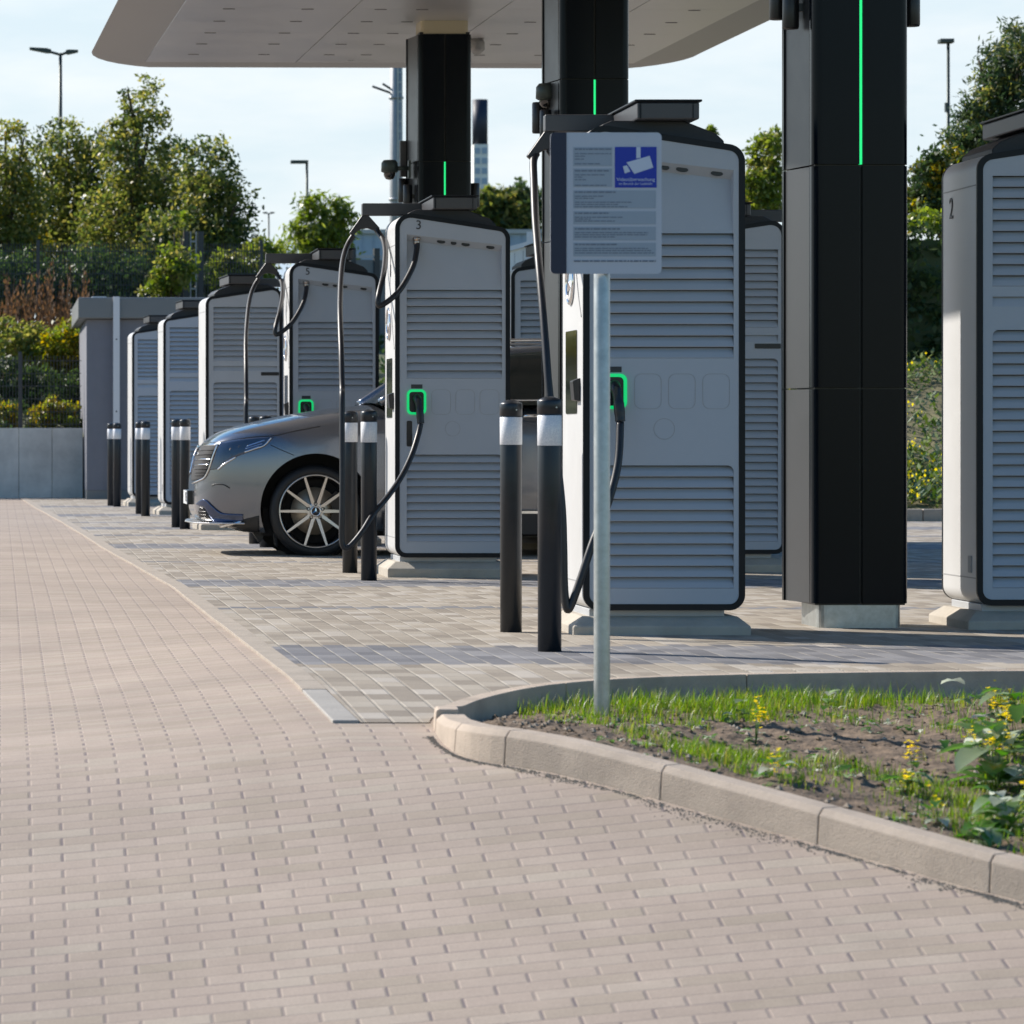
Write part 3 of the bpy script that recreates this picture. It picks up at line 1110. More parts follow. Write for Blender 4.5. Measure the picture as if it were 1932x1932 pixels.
def inset_poly(poly, d):
    n = len(poly)
    out = []
    cx = sum(p[0] for p in poly) / n
    cy = sum(p[1] for p in poly) / n
    for i in range(n):
        a, p, c = Vector(poly[i - 1]), Vector(poly[i]), Vector(poly[(i + 1) % n])
        t = ((p - a).normalized() + (c - p).normalized()).normalized()
        nrm = Vector((-t.y, t.x))
        out.append((p.x + nrm.x * d, p.y + nrm.y * d))
    return out


def ring_band(b, po, pi, y0, y1):
    """frame between two outlines, from y0 to y1"""
    n = len(po)
    v = [(p[0], y0, p[1]) for p in po] + [(p[0], y0, p[1]) for p in pi] + [(p[0], y1, p[1]) for p in po] + [(p[0], y1, p[1]) for p in pi]
    fs = []
    for i in range(n):
        j = (i + 1) % n
        fs += [(i, j, n + j, n + i), (2 * n + j, 2 * n + i, 3 * n + i, 3 * n + j), (i, 2 * n + i, 2 * n + j, j), (n + j, 3 * n + j, 3 * n + i, n + i)]
    b.add(v, fs)


def rounded_rect(x0, x1, z0, z1, r, seg=6):
    return fillet([(x0, z0), (x1, z0), (x1, z1), (x0, z1)], r, seg)


def slats(b, u0, u1, ztop, n, y_in=0.030, y_out=-0.003, step=SLAT, gap=.0036):
    """overlapping slats with an open slot above each"""
    for k in range(n):
        zt, zb = ztop - k * step, ztop - (k + 1) * step
        zt -= gap
        v = [(u0, y_in, zt), (u1, y_in, zt), (u1, y_in * .42, zt - step * .38), (u0, y_in * .42, zt - step * .38),
             (u1, y_out, zb + .004), (u0, y_out, zb + .004), (u1, y_out + .004, zb), (u0, y_out + .004, zb), (u1, .04, zb + .002), (u0, .04, zb + .002)]
        b.add(v, [(0, 1, 2, 3), (3, 2, 4, 5), (5, 4, 6, 7), (7, 6, 8, 9)], False)


def shade_backing(t, u0, u1, z0, z1):
    MB().box(u0 - .004, u1 + .004, .046, .05, z0, z1).build('louvre_shade_backing', M['groove_dark'], t)  # dark sheet added to paint the shadow gaps between slats


def make_charger(kind, label):
    t = thing('charging_station', label, 'charging station', (0, 0, 0), 0, 'grey fast charging stations')
    # concrete base with bevelled top
    bo = [(-.06, -.06), (CW + .02, -.06), (CW + .02, W + .05), (-.06, W + .05)]
    bi = [(-.00, .03), (CW - .03, .03), (CW - .03, W - .02), (-.00, W - .02)]
    v = [(p[0], p[1], -.15) for p in bo] + [(p[0], p[1], .062) for p in bo] + [(p[0], p[1], .108) for p in bi]
    fs = [(3, 2, 1, 0), (8, 9, 10, 11)]
    for i in range(4):
        j = (i + 1) % 4
        fs += [(i, j, 4 + j, 4 + i), (4 + i, 4 + j, 8 + j, 8 + i)]
    MB().add(v, fs).build('foundation_block', M['concrete'], t, bevel=.006)
    MB().box(.035, .70, .05, W - .05, .104, .143).build('plinth', M['plinth'], t, bevel=.003)
    po = outline(kind)
    # body: closed drum whose narrow sides show
    body = MB()
    body.prism(po, .008, W - .008, 'y', smooth=False, caps=False)
    body.add([(p[0], yq, p[1]) for yq in (.07, W - .0085) for p in inset_poly(po, .0005)], [tuple(range(len(po)))[::-1], tuple(range(len(po), 2 * len(po)))])
    ob = body.build('body', M['shell'], t)
    for p in ob.data.polygons:
        p.use_smooth = len(p.vertices) == 4
    md = ob.modifiers.new("wn", 'EDGE_SPLIT')
    md.split_angle = R(25)
    # horizontal seams on the narrow side
    seam = MB()
    for zz in (2.30 if kind == 'A' else 2.26, .275):
        seam.box(-.0015, .01, .004, W - .004, zz - .003, zz + .003)
    seam.build('seam', M['groove'], t)
    # black edge frames, near and far
    pin = inset_poly(po, .029)
    tr = MB()
    pout = inset_poly(po, -.002)
    ring_band(tr, pout, pin, -.004, .016)
    tr.build('edge_frame', M['trim'], t)
    tr = MB()
    ring_band(tr, pout, pin, W - .016, W + .004)
    tr.build('edge_frame', M['trim'], t)
    # thin grey line where the frame meets the narrow side
    pp = inset_poly(po, .027)

    def piece(bb, conds, y0=-.001, y1=.0075):
        q = pp
        for c in conds:
            q = clip(q, *c)
        if len(q) > 2:
            bb.prism(q, y0, y1, 'y')
    pan, lou = MB(), MB()
    U0, U1 = .078, .736
    if kind == 'A':
        zr0, zrl, zrr = 1.988, 2.372, 2.297           # recess: bottom, top left, top right
        sl = (zrr - zrl) / (U1 - U0)
        # around the recess and the louvres
        piece(pan, [(1, 0, U0)])
        piece(pan, [(-1, 0, -U1)])
        piece(pan, [(-1, 0, -U0), (1, 0, U1), (sl, -1, sl * U0 - zrl)])          # above the recess
        zl0, zl1 = zr0, zr0 - 11 * SLAT
        zm1, zm0 = zl1, .849
        piece(pan, [(-1, 0, -U0), (1, 0, U1), (0, 1, zm1), (0, -1, -zm0)])       # middle panel
        zb0 = .849 - 11 * .0549
        piece(pan, [(-1, 0, -U0), (1, 0, U1), (0, 1, zb0)])
        slats(lou, U0, U1, zl0, 11)
        shade_backing(t, U0, U1, zl0 - 11 * SLAT, zl0 - .001)
        shade_backing(t, U0, U1, zm0 - 11 * .0549, zm0)
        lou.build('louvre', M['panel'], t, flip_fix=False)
        lou = MB()
        slats(lou, U0, U1, zm0, 11, step=.0549)
        # rounded upper corners of the lower louvre field
        for (uc, sg) in ((U0, 1), (U1, -1)):
            rc = .03
            fan = [(uc, zm0)] + [(uc + sg * (rc - rc * math.sin(a)), zm0 - rc + rc * math.cos(a)) for a in np.linspace(0, math.pi / 2, 6)]
            pan.prism(fan, -.0012, .006, 'y')
        # recess
        rec = MB()
        dpt = .055
        lh = .042
        v = [(U0, 0, zrl), (U1, 0, zrr), (U0 + .006, dpt, zrl - lh), (U1 - .006, dpt, zrr - lh), (U0 + .004, .004, zr0), (U1 - .004, .004, zr0), (U0, 0, zr0), (U1, 0, zr0)]
        rec.add(v, [(0, 1, 3, 2), (2, 3, 5, 4), (0, 2, 4, 6), (1, 7, 5, 3)])
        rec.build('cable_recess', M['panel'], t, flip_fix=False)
        for (uc, ru) in ((.318, .029), (.404, .020), (.487, .029), (.658, .029)):
            f = .55
            zc = zrl + sl * (uc - U0) - lh * f
            ve = MB()
            ve.prism([(uc + ru * math.cos(a), zc + .0125 * math.sin(a) + sl * ru * math.cos(a)) for a in np.linspace(0, 2 * math.pi, 20, endpoint=False)],
                     dpt * f - .012, dpt * f + .004, 'y')
            ve.build('vent_opening', M['black'], t)
        # socket with its green light ring
        sk = MB()
        ro = rounded_rect(.078, .211, 1.126, 1.299, .034)
        ri = rounded_rect(.094, .195, 1.142, 1.283, .022)
        ring_band(sk, ro, ri, -.014, .004)
        so = sk.build('light_ring', M['green'], t)
        dk = MB()
        dk.prism(inset_poly(ri, -.001), -.006, .003, 'y')
        dk.build('socket', M['black'], t)
        MB().box(.108, .186, -.003, .002, 1.306, 1.334).build('socket_label', M['text'], t)
        hd = MB()
        hd.prism(rounded_rect(.077, .115, .905, 1.083, .01), -.004, .002, 'y')
        hd.build('handle_slot', M['black'], t)
        # thin outlines of unused sockets
        for (a0, a1) in ((.248, .381), (.415, .548), (.583, .716)):
            q = MB()
            ring_band(q, rounded_rect(a0, a1, 1.126, 1.299, .036), inset_poly(rounded_rect(a0, a1, 1.126, 1.299, .036), .0019), -.0022, .001)
            q.build('blank_outline', M['groove'], t)
        q = MB()
        cir = [(.395 + .052 * math.cos(a), 1.028 + .052 * math.sin(a)) for a in np.linspace(0, 2 * math.pi, 28, endpoint=False)]
        ring_band(q, cir, inset_poly(cir, .0019), -.0022, .001)
        q.build('blank_outline', M['groove'], t)
        # gland and plug
        ug, zg = .15, zrl - .030
        gl = MB()
        gl.lathe([(0, .01), (.028, .01), (.028, -.010), (.020, -.012), (.023, -.020), (.023, -.040), (.017, -.044), (.017, -.060), (0, -.060)], (ug, .030, zg), 'z', 16)
        gl.build('cable_gland', M['brass'], t)
        # narrow front: star badge, screen, card terminal
        bd = MB()
        n = 40
        ycb, zcb, rb = .40, 1.765, .115
        prof = [(rb, -.010), (rb - .011, -.016), (rb - .020, -.010), (rb - .020, -.001), (rb, -.001)]
        bd.lathe([(r_, h_) for r_, h_ in prof], (0, ycb, zcb), 'x', n, True, True)
        for k in range(3):
            a = math.pi / 2 + k * 2 * math.pi / 3
            tip = (ycb + (rb - .012) * math.cos(a), zcb + (rb - .012) * math.sin(a))
            w1 = (ycb + .017 * math.cos(a + 1.05), zcb + .017 * math.sin(a + 1.05))
            w2 = (ycb + .017 * math.cos(a - 1.05), zcb + .017 * math.sin(a - 1.05))
            bd.add([(-.002, *tip), (-.002, *w1), (-.002, *w2), (-.014, ycb, zcb), (-.006, *tip)], [(0, 1, 3, 4), (4, 3, 2, 0), (1, 2, 3)])
        bd.build('star_badge', M['chrome'], t)
        sc_ = MB()
        sc_.prism(rounded_rect(.20, .555, 1.105, 1.52, .012), -.004, .006, 'x')
        sc_.build('screen', M['gloss'], t)
        ct = MB()
        ct.prism([(0, 1.165), (-.030, 1.17), (-.038, 1.265), (0, 1.28)], .10, .205, 'y')
        ct.build('card_terminal', M['black'], t, bevel=.004)
        cv = MB()
        pts = smooth_path([(-.0015, .30, 2.26), (-.0015, .34, 2.05), (-.0015, .28, 1.92), (-.0015, .16, 1.70), (-.0015, .06, 1.58)], 6)
        cv.tube(pts, .003, 6)
        cv.build('panel_line', M['groove'], t)
    else:
        zu = 2.305
        nU = 10
        piece(pan, [(1, 0, U0)])
        piece(pan, [(-1, 0, -U1)])
        piece(pan, [(-1, 0, -U0), (1, 0, U1), (0, -1, -zu)])
        zl1 = zu - nU * SLAT
        z1 = 1.696
        zs = 1.528
        nL = 23
        piece(pan, [(-1, 0, -U0), (1, 0, U1), (0, 1, zl1), (0, -1, -z1)])
        z2 = z1 - .05
        piece(pan, [(-1, 0, -U0), (1, 0, U1), (0, 1, z2), (0, -1, -zs)])
        zb0 = zs - nL * .0566
        piece(pan, [(-1, 0, -U0), (1, 0, U1), (0, 1, zb0)])
        slats(lou, U0, U1, zu, nU)
        shade_backing(t, U0, U1, zl1, zu)
        shade_backing(t, U0, U1, zs - nL * .0566, zs)
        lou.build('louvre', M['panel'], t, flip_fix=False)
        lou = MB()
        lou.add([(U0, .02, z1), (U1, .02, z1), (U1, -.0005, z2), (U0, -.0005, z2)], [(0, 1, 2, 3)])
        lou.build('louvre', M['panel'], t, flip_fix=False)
        lou = MB()
        slats(lou, U0, U1, zs, nL, step=.0566)
        for (uc, sg) in ((U0, 1), (U1, -1)):
            rc = .03
            fan = [(uc, zs)] + [(uc + sg * (rc - rc * math.sin(a)), zs - rc + rc * math.cos(a)) for a in np.linspace(0, math.pi / 2, 6)]
            pan.prism(fan, -.0012, .006, 'y')
        hd = MB()
        hd.prism(rounded_rect(.57, .755, 1.600, 1.635, .005), -.006, .002, 'y')
        hd.build('door_handle', M['black'], t)
        MB().box(-.004, .002, .10, .165, .30, .385).build('rating_plate', M['groove'], t)
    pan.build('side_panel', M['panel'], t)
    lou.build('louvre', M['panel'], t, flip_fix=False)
    # roof wedge, cable box, swing arm
    mir = (lambda u: u) if kind == 'A' else (lambda u: CW - u)
    rw = [(.07, 2.50), (.105, 2.528), (.145, 2.545), (.50, 2.545), (.66, 2.482), (.70, 2.445), (.70, 2.41), (.07, 2.47)]
    r_ = MB()
    r_.prism([(mir(p[0]), p[1]) for p in rw], .05, W - .05, 'y')
    r_.build('roof_cap', M['roof'], t, bevel=.008)
    bx = MB()
    a0, a1 = sorted((mir(.255), mir(.56)))
    bx.box(a0, a1, -.045, .77, 2.543, 2.627)
    ob = bx.build('cable_box', M['arm'], t, bevel=.008)
    MB().box(a0 - .012, a1 + .012, -.055, .78, 2.629, 2.640).build('box_lid', M['trim'], t, bevel=.003)
    MB().box(a0 + .012, a0 + .020, -.0475, -.044, 2.547, 2.623).build('seam', M['trim'], t)
    MB().box(a1 - .034, a1 - .029, -.0475, -.044, 2.547, 2.623).build('seam', M['trim'], t)
    if kind == 'B':
        sa = MB()
        sa.prism(rounded_rect(a1 - .02, CW + .155, 2.541, 2.628, .008), .655, .735, 'y')
        sa.build('swing_arm', M['arm'], t, bevel=.006)
    return t


def rel(t, pts):
    """picture positions with a distance in front of / behind the broad face -> charger coordinates"""
    out = []
    for (x, y, dy) in pts:
        p = P(x, y, t.location.y + dy)
        out.append((p.x - t.location.x, dy, p.z - t.location.z))
    return out


def plug(t):
    pl = MB()
    pl.tube(smooth_path([(.148, -.004, 1.236), (.146, -.040, 1.236), (.150, -.064, 1.215), (.157, -.078, 1.165), (.162, -.088, 1.105), (.164, -.094, 1.065)], 5),
            [.030] * 6 + [.027] * 5 + [.024] * 5 + [.027] * 5 + [.025] * 5, 12)
    pl.box(.137, .151, -.095, -.06, 1.13, 1.235)
    pl.build('plug', M['black'], t, bevel=.003)


def swing_arm(t, tip):
    """arm reaching out at the far end of the cable box, with the forked cable hanger under its tip"""
    sa = MB()
    sa.prism(rounded_rect(tip, .275, 2.541, 2.628, .008), .655, .735, 'y')
    sa.build('swing_arm', M['arm'], t, bevel=.006)
    hg = MB()
    hx = tip + .022
    o1 = [(hx - .022, 2.545), (hx + .022, 2.545), (hx + .105, 2.452), (hx + .085, 2.425), (hx + .055, 2.440), (hx + .02, 2.452), (hx - .025, 2.448), (hx - .060, 2.425), (hx - .085, 2.395), (hx - .112, 2.418)]
    hg.prism(o1, .67, .72, 'y')
    hg.build('cable_hanger', M['cable'], t, bevel=.006)


def cable(t, pts, r=.0195):
    cb = MB()
    cb.tube(smooth_path(pts, 8), r, 12)
    cb.build('charging_cable', M['cable'], t)


def z3m(x, y, dy):
    return ((1200 + x / 2.415) / 1.9876, (650 + y / 2.415) / 1.9876, dy)


def z4m(x, y, dy):
    return ((1200 + x / 2.146) / 1.9876, (1350 + y / 2.146) / 1.9876, dy)


cA = make_charger('A', 'charging station numbered 3 with looped cable in front of grey car')
cA.location = (2.733, 25.64, 0.0)
plug(cA)
swing_arm(cA, -.165)
END = [(.157, -.09, 1.10), (.163, -.098, 1.06)]
leftp = rel(cA, [z3m(300, 565, .69), z3m(255, 640, .66), z3m(218, 740, .55), z3m(195, 880, .35), z3m(183, 1100, .05), z3m(182, 1300, -.2), z3m(192, 1600, -.45), z3m(200, 1932, -.6),
                 z4m(178, 300, -.68), z4m(178, 600, -.74), z4m(180, 900, -.78), z4m(178, 1200, -.80), z4m(174, 1400, -.80), z4m(182, 1485, -.80), z4m(212, 1515, -.80), z4m(262, 1478, -.79), z4m(345, 1375, -.76),
                 z4m(430, 1240, -.68), z4m(560, 1080, -.52), z4m(660, 930, -.36), z4m(740, 760, -.22), z4m(788, 610, -.13)]) + [(.163, -.098, 1.06)]
cable(cA, leftp)
loop = rel(cA, [z3m(505, 500, .69), z3m(535, 545, .66), z3m(575, 610, .52), z3m(592, 700, .30), z3m(588, 820, .08), z3m(570, 940, -.12), z3m(545, 1040, -.22), z3m(528, 1120, -.27), z3m(526, 1180, -.28), z3m(552, 1197, -.28),
                z3m(640, 1140, -.26), z3m(720, 1060, -.22), z3m(790, 950, -.16), z3m(850, 820, -.08), z3m(875, 700, 0.0), z3m(879, 630, .028)])
cable(cA, loop)
cable_pts3 = loop
c5 = dup(cA, (2.568, 32.9, 0.0), 0, 'charging station numbered 5 rising behind the hood of the grey car')
c1 = dup(cA, (2.863, 18.2, -.015), 0, 'large charging station partly hidden by the video surveillance sign', skip=('charging_cable', 'swing_arm', 'cable_hanger'))
swing_arm(c1, -.092)
cable(c1, rel(c1, [(1012, 290, .69), (1006.5, 305, .66), (1007.5, 345, .55), (1010, 411, .35), (1016, 489, .1), (1023, 568, -.05), (1029.5, 650, -.15), (1036, 736, -.22), (1049, 850, -.27), (1060, 955, -.30), (1063, 1033, -.31),
                   (1064.5, 1105, -.31), (1069, 1146, -.31), (1077, 1143, -.31), (1097, 1088, -.30), (1116.5, 1029, -.28), (1147.8, 947, -.23), (1166, 873, -.17)]) + [(.163, -.098, 1.06)])
cable(c1, loop)
for (c_, num) in ((cA, '3'), (c5, '5'), (c1, '1')):
    text_obj(num, .088, 'number', M['text'], c_, (.16, -.003, 2.434), FACE)
    text_obj(num, .125, 'number', M['text'], c_, (-.003, .30, 2.13), LEFTF)
cB = make_charger('B', 'charging station numbered 2 at the right edge beside the near column')
cB.location = (4.925, 18.70, -.015)
text_obj('2', .155, 'number', M['text'], cB, (-.003, .50, 2.165), LEFTF)
BL = [((4.80, 26.4, 0.0), 0, 'charging station seen between the sign charger and the near column'),
      ((4.37, 31.7, 0.0), 0, 'charging station peeking out above the roof of the grey car'),
      ((2.12, 38.2, 0.0), 3.2, 'charging station behind the front end of the grey car with a black door handle'),
      ((2.0, 45.4, 0.0), 3.2, 'middle one of three far charging stations by the plastered building'),
      ((1.82, 51.1, 0.0), 3.2, 'farthest charging station directly in front of the plastered building')]
for (loc, rz, lab) in BL:
    dup(cB, loc, R(rz), lab, skip=('number',))

# ------------------------------------------------------------------ bollards
bol = thing('bollard', '', 'bollard', (2.493, 16.83, 0), 0, 'black bollards with reflective bands')
pb = MB()
r0 = .0535
pb.lathe([(0, -.1), (r0, -.1), (r0, 1.128), (r0 - .004, 1.134), (r0 - .02, 1.140), (0, 1.142)], (0, 0, 0), 'z', 28)
o = pb.build('post', M['bollard'], bol)
pb = MB()
pb.lathe([(r0 + .0003, 1.0775), (r0 + .0025, 1.079), (r0 + .0025, 1.136), (r0 - .001, 1.1425), (r0 - .018, 1.151), (.02, 1.1575), (0, 1.158)], (0, 0, 0), 'z', 28)
pb.build('cap', M['bollard'], bol)
m_, nt_, b_ = new_mat('reflective_band')
tc = nt_.nodes.new("ShaderNodeTexCoord")
vo = nt_.nodes.new("ShaderNodeTexVoronoi")
vo.inputs["Scale"].default_value = 160
rp = nt_.nodes.new("ShaderNodeValToRGB")
rp.color_ramp.elements[0].color = (.55, .57, .62, 1)
rp.color_ramp.elements[1].color = (.82, .82, .82, 1)
nt_.links.new(tc.outputs["Object"], vo.inputs["Vector"])
nt_.links.new(vo.outputs["Distance"], rp.inputs["Fac"])
nt_.links.new(rp.outputs["Color"], b_.inputs["Base Color"])
b_.inputs["Roughness"].default_value = .35
pb = MB()
pb.lathe([(r0 + .0005, .935), (r0 + .0018, .936), (r0 + .0018, 1.071), (r0 + .0005, 1.072)], (0, 0, 0), 'z', 28)
pb.build('reflective_band', m_, bol)
pb = MB()
pb.tube([(r0 - .03, -r0 - .001, 1.108), (r0 - .03, -r0 + .02, 1.108)], .004, 8)
pb.build('screw', M['galv'], bol)
bol["label"] = 'nearest bollard, tallest in view, just left of the sign post'
for (x, y, lab) in [
    (2.537, 18.42, 'second nearest bollard, left of the tallest one before the gap with the car door'),
    (2.486, 25.0, 'bollard beside charging station 3 with its cable draped across the front'),
    (2.49, 26.4, 'bollard half hidden behind the hanging cable next to charging station 3'),
    (2.28, 33.2, 'bollard of which the cap shows over the car hood, left of two'),
    (2.31, 32.25, 'bollard of which the cap shows over the car hood, right of two'),
    (1.92, 38.5, 'front bollard of the pair right beside the car grille'),
    (1.87, 39.3, 'rear bollard of the pair right beside the car grille'),
    (1.75, 44.6, 'front bollard of the pair before the middle far charging station'),
    (1.73, 45.9, 'rear bollard of the pair before the middle far charging station'),
    (1.597, 50.6, 'front bollard of the pair before the white downpipe'),
    (1.545, 51.5, 'leftmost and farthest bollard, before the plastered building'),
]:
    dup(bol, (x, y, 0), rng.uniform(-.3, .3), lab)


# ------------------------------------------------------------------ columns and canopy
def column(x0, y0, label):
    t = thing('canopy_column', label, 'column', (x0, y0, 0), 0, 'black columns carrying the canopy')
    w, d = .487, .48
    zs = [.125, 1.22, 2.352, 3.48, 4.64]
    fr, sd, bk = MB(), MB(), MB()
    gap = .004
    for za, zb in zip(zs, zs[1:]):
        h = w / 2 - .008
        # left and right halves of the front cladding, rounded outer corner
        Lp = [(0, .085)] + [(.05 - .05 * math.cos(a), .05 - .05 * math.sin(a)) for a in np.linspace(0, math.pi / 2, 8)] + [(h, 0), (h, .085)]
        fr.prism(Lp, za + gap, zb - gap, 'z', smooth=False)
        fr.prism([(w - p[0], p[1]) for p in Lp][::-1], za + gap, zb - gap, 'z')
        Rp = [(p[0] - .066 * (1 - p[0] / w), d - p[1]) for p in Lp]
        bk.prism(Rp[::-1], za + gap, zb - gap, 'z')
        bk.prism([(w - p[0], d - p[1]) for p in Lp], za + gap, zb - gap, 'z')
        sd.prism([(-.0005, .089), (.012, .089), (-.042, d - .089), (-.0565, d - .089)], za + gap, zb - gap, 'z')
        sd.box(w - .012, w + .0005, .089, d - .089, za + gap, zb - gap)
    o = fr.build('front_cladding', M['colfront'], t)
    for o_ in (o, bk.build('rear_cladding', M['colfront'], t)):
        for p in o_.data.polygons:
            p.use_smooth = len(p.vertices) == 4
        md = o_.modifiers.new("es", 'EDGE_SPLIT')
        md.split_angle = R(30)
    sd.build('side_cladding', M['colside'], t)
    MB().box(.016, w - .014, .03, d - .03, .12, 4.66).build('core', M['black'], t)
    MB().box(w / 2 - .007, w / 2 + .007, .012, .03, 2.356, 3.476).build('light_strip', M['led'], t)
    pl = MB()
    pl.prism(fillet([(.03, .025), (w - .03, .025), (w - .03, d - .03), (.03, d - .03)], .045, 5), -.1, .122, 'z')
    pl.build('plinth', M['galv'], t, bevel=.002)
    cp = MB()
    cp.prism(fillet([(.025, .025), (w - .025, .025), (w - .025, d - .025), (.025, d - .025)], .045, 5), 4.645, 4.765, 'z')
    cp.build('capital', M['canopy_cream'], t)
    # up/down lights on both sides
    for (xx, yy, zz) in ((-.075, .18, 3.17), (-.10, .38, 3.24), (w + .05, .15, 3.18)):
        s = MB()
        s.lathe([(0, -.11), (.038, -.11), (.042, -.10), (.042, .10), (.036, .11), (0, .11)], (xx, yy, zz), 'z', 18)
        s.box(min(xx, w - .02), max(xx, 0.0), yy - .012, yy + .012, zz - .02, zz + .02)
        s.build('spotlight', M['black'], t)
    return t


K1 = column(4.12, 18.80, 'nearest black column with a long green light strip, right of centre')
K2 = column(3.925, 26.0, 'middle black column behind the sign charging station')
K3 = column(3.81, 33.8, 'farthest black column, its cream capital meeting the canopy')


def cctv(name, label, loc, arm):
    t = thing(name, label, 'camera', loc)
    s = MB()
    if arm > .1:
        s.tube([(0, 0, 0), (-arm, 0, 0)], .022, 10)
        s.box(-.01, .01, -.05, .05, -.09, .07)
    else:
        s.tube([(0, 0, .02), (-arm, 0, .02)], .02, 10)
    s.build('arm', M['lamp'], t)
    s = MB()
    s.lathe([(0, .075), (.055, .075), (.075, .05), (.078, -.03), (.06, -.04), (0, -.04)], (-arm - .03, 0, 0), 'z', 20)
    s.build('housing', M['lamp'], t)
    s = MB()
    s.lathe([(.055, -.041), (.052, -.07), (.035, -.098), (0, -.108)], (-arm - .03, 0, 0), 'z', 18)
    s.build('dome', M['gloss'], t)
    return t


cctv('surveillance_camera', 'dark dome camera on a short arm left of the farthest column', (3.75, 34.0, 3.43), .15)
cctv('surveillance_camera', 'small dark dome camera at the left face of the middle column', (3.925, 26.3, 3.40), .02)
s = MB()
s.prism(fillet([(-.035, -.03), (.035, -.03), (.035, .03), (-.035, .03)], .012, 4), 3.37, 3.70, 'z')
s.box(-.004, .08, -.02, .02, 3.50, 3.54)
o = s.build('antenna_box', M['arm'])
o.location = (3.725, 34.25, 0)
tag(o, 'slim dark antenna box standing upright beside the farthest column', 'antenna')

canopy = thing('canopy', 'wide pale metal canopy roof carried by the three black columns', 'canopy', (0, 37.5, 0), R(1.6))
ZC = 4.765
cy0, cy1 = 14.6 - 37.5, 0.05
cxl, cxr = 1.47, 6.45
so = MB()
# soffit panels with open joints
xs = [cxl, 3.00, 4.32, 5.50, cxr]
ysj = list(np.arange(cy0, cy1 - .8, 2.02)) + [cy1]
for xa, xb in zip(xs, xs[1:]):
    for ya, yb in zip(ysj, ysj[1:]):
        so.box(xa + .004, xb - .004, ya + .002, yb - .002, ZC, ZC + .03)
so.build('soffit', M['canopy'], canopy)
MB().box(cxl - .05, cxr + .05, cy0 + .02, cy1 + .05, ZC + .04, ZC + .17).build('roof_deck', M['canopy_dark'], canopy)
# side and end edge profiles
ed = MB()
zo = ZC + .045


def edge_panel(pts_in, pts_out, zi, zo_, top):
    n = len(pts_in)
    zq = list(zo_) if hasattr(zo_, '__len__') else [zo_] * n
    v = [(p[0], p[1], zi) for p in pts_in] + [(p[0], p[1], z_) for p, z_ in zip(pts_out, zq)] + [(p[0] + (q[0] - p[0]) * .7, p[1] + (q[1] - p[1]) * .7, top) for p, q in zip(pts_in, pts_out)]
    fs = []
    for i in range(n - 1):
        fs += [(i, i + 1, n + i + 1, n + i), (n + i, n + i + 1, 2 * n + i + 1, 2 * n + i)]
    ed.add(v, fs)


ny_ = 12
Lin = [(cxl, y) for y in np.linspace(cy0, cy1, ny_)]
crn = [(cxl - .008, cy1)] * 6
Lout = [(.90, y) for y in np.linspace(cy0, cy1 - .55, ny_)]
edge_panel(Lin, Lout, ZC + .002, zo, ZC + .14)
ang = np.linspace(math.pi, math.pi / 2, 7)
co = [(1.52 + .62 * math.cos(a), cy1 - .55 + .75 * math.sin(a)) for a in ang]
ci = [(cxl, cy1)] * 7
edge_panel(ci, co, ZC + .002, np.linspace(zo, ZC - .032, 7), ZC + .14)
edge_panel([(x, cy1 + .004) for x in np.linspace(cxl, cxr, 9)], [(x, cy1 + .20) for x in np.linspace(1.52, 6.4, 9)], ZC + .002, ZC - .032, ZC + .14)
Rin = [(cxr, y) for y in np.linspace(cy0, cy1, ny_)]
Rout = [(7.00, y) for y in np.linspace(cy0, cy1 - .55, ny_)]
edge_panel(Rin, Rout, ZC + .002, zo, ZC + .14)
co = [(6.4 + .60 * math.cos(a), cy1 - .55 + .75 * math.sin(a)) for a in np.linspace(0, math.pi / 2, 7)]
edge_panel([(cxr, cy1)] * 7, co, ZC + .002, np.linspace(zo, ZC - .032, 7), ZC + .14)
ed.build('edge_panel', M['canopy_dark'], canopy, bevel=0)
dl = MB()
for xl in (1.90, 2.60, 3.25, 3.62, 4.75, 5.35, 6.05):
    for y in np.arange(cy0 + .6, cy1 - .4, .98):
        dl.prism(fillet([(xl - .055, y - .02), (xl + .055, y - .02), (xl + .055, y + .02), (xl - .055, y + .02)], .018, 4), ZC - .004, ZC + .006, 'z')
tag(dl.build('downlight', M['groove_dark'], canopy), kind='stuff')
s = MB()
s.lathe([(0, .10), (.06, .10), (.075, .07), (.075, .0), (.055, -.02), (.03, -.045), (0, -.05)], (0, 0, 0), 'z', 20)
o = s.build('dome_camera', M['canopy_dark'])
o.location = (4.55, 35.4, ZC - .10)
tag(o, 'small round dome camera under the canopy right of the farthest column', 'camera')

# ------------------------------------------------------------------ sign
SX, SY = 2.255, 13.9
sg = thing('surveillance_sign', 'video surveillance notice with blue camera pictogram on a galvanised post', 'sign', (SX, SY, 0))
pz = bed_z(SX, SY)
pb = MB()
pb.lathe([(.0305, pz - .1), (.0305, 2.02), (.027, 2.03), (0, 2.03)], (0, 0, 0), 'z', 24)
pb.build('post', M['galv'], sg)
bx0, bx1, bz0, bz1 = (1029.6 - 1130) / 503, (1238.5 - 1130) / 503, .98 + (822 - 518) / 503, .98 + (822 - 252.5) / 503
yf = -.045
bd = MB()
bd.prism(rounded_rect(bx0, bx1, bz0, bz1, .018), yf, yf + .004, 'y')
bd.build('board', M['signface'], sg)
db = MB()
q = clip(rounded_rect(bx0, bx1, bz0, bz1, .018), 1, 0, (1059.6 - 1130) / 503)
db.prism(q, yf - .003, yf - .0005, 'y')
db.build('dark_band', M['signdark'], sg)


def sgx(zx):
    return ((1900 + zx / 2.76) / 1.9876 - 1130) / 503


def sgz(zy):
    return .98 + (822 - (450 + zy / 2.76) / 1.9876) / 503


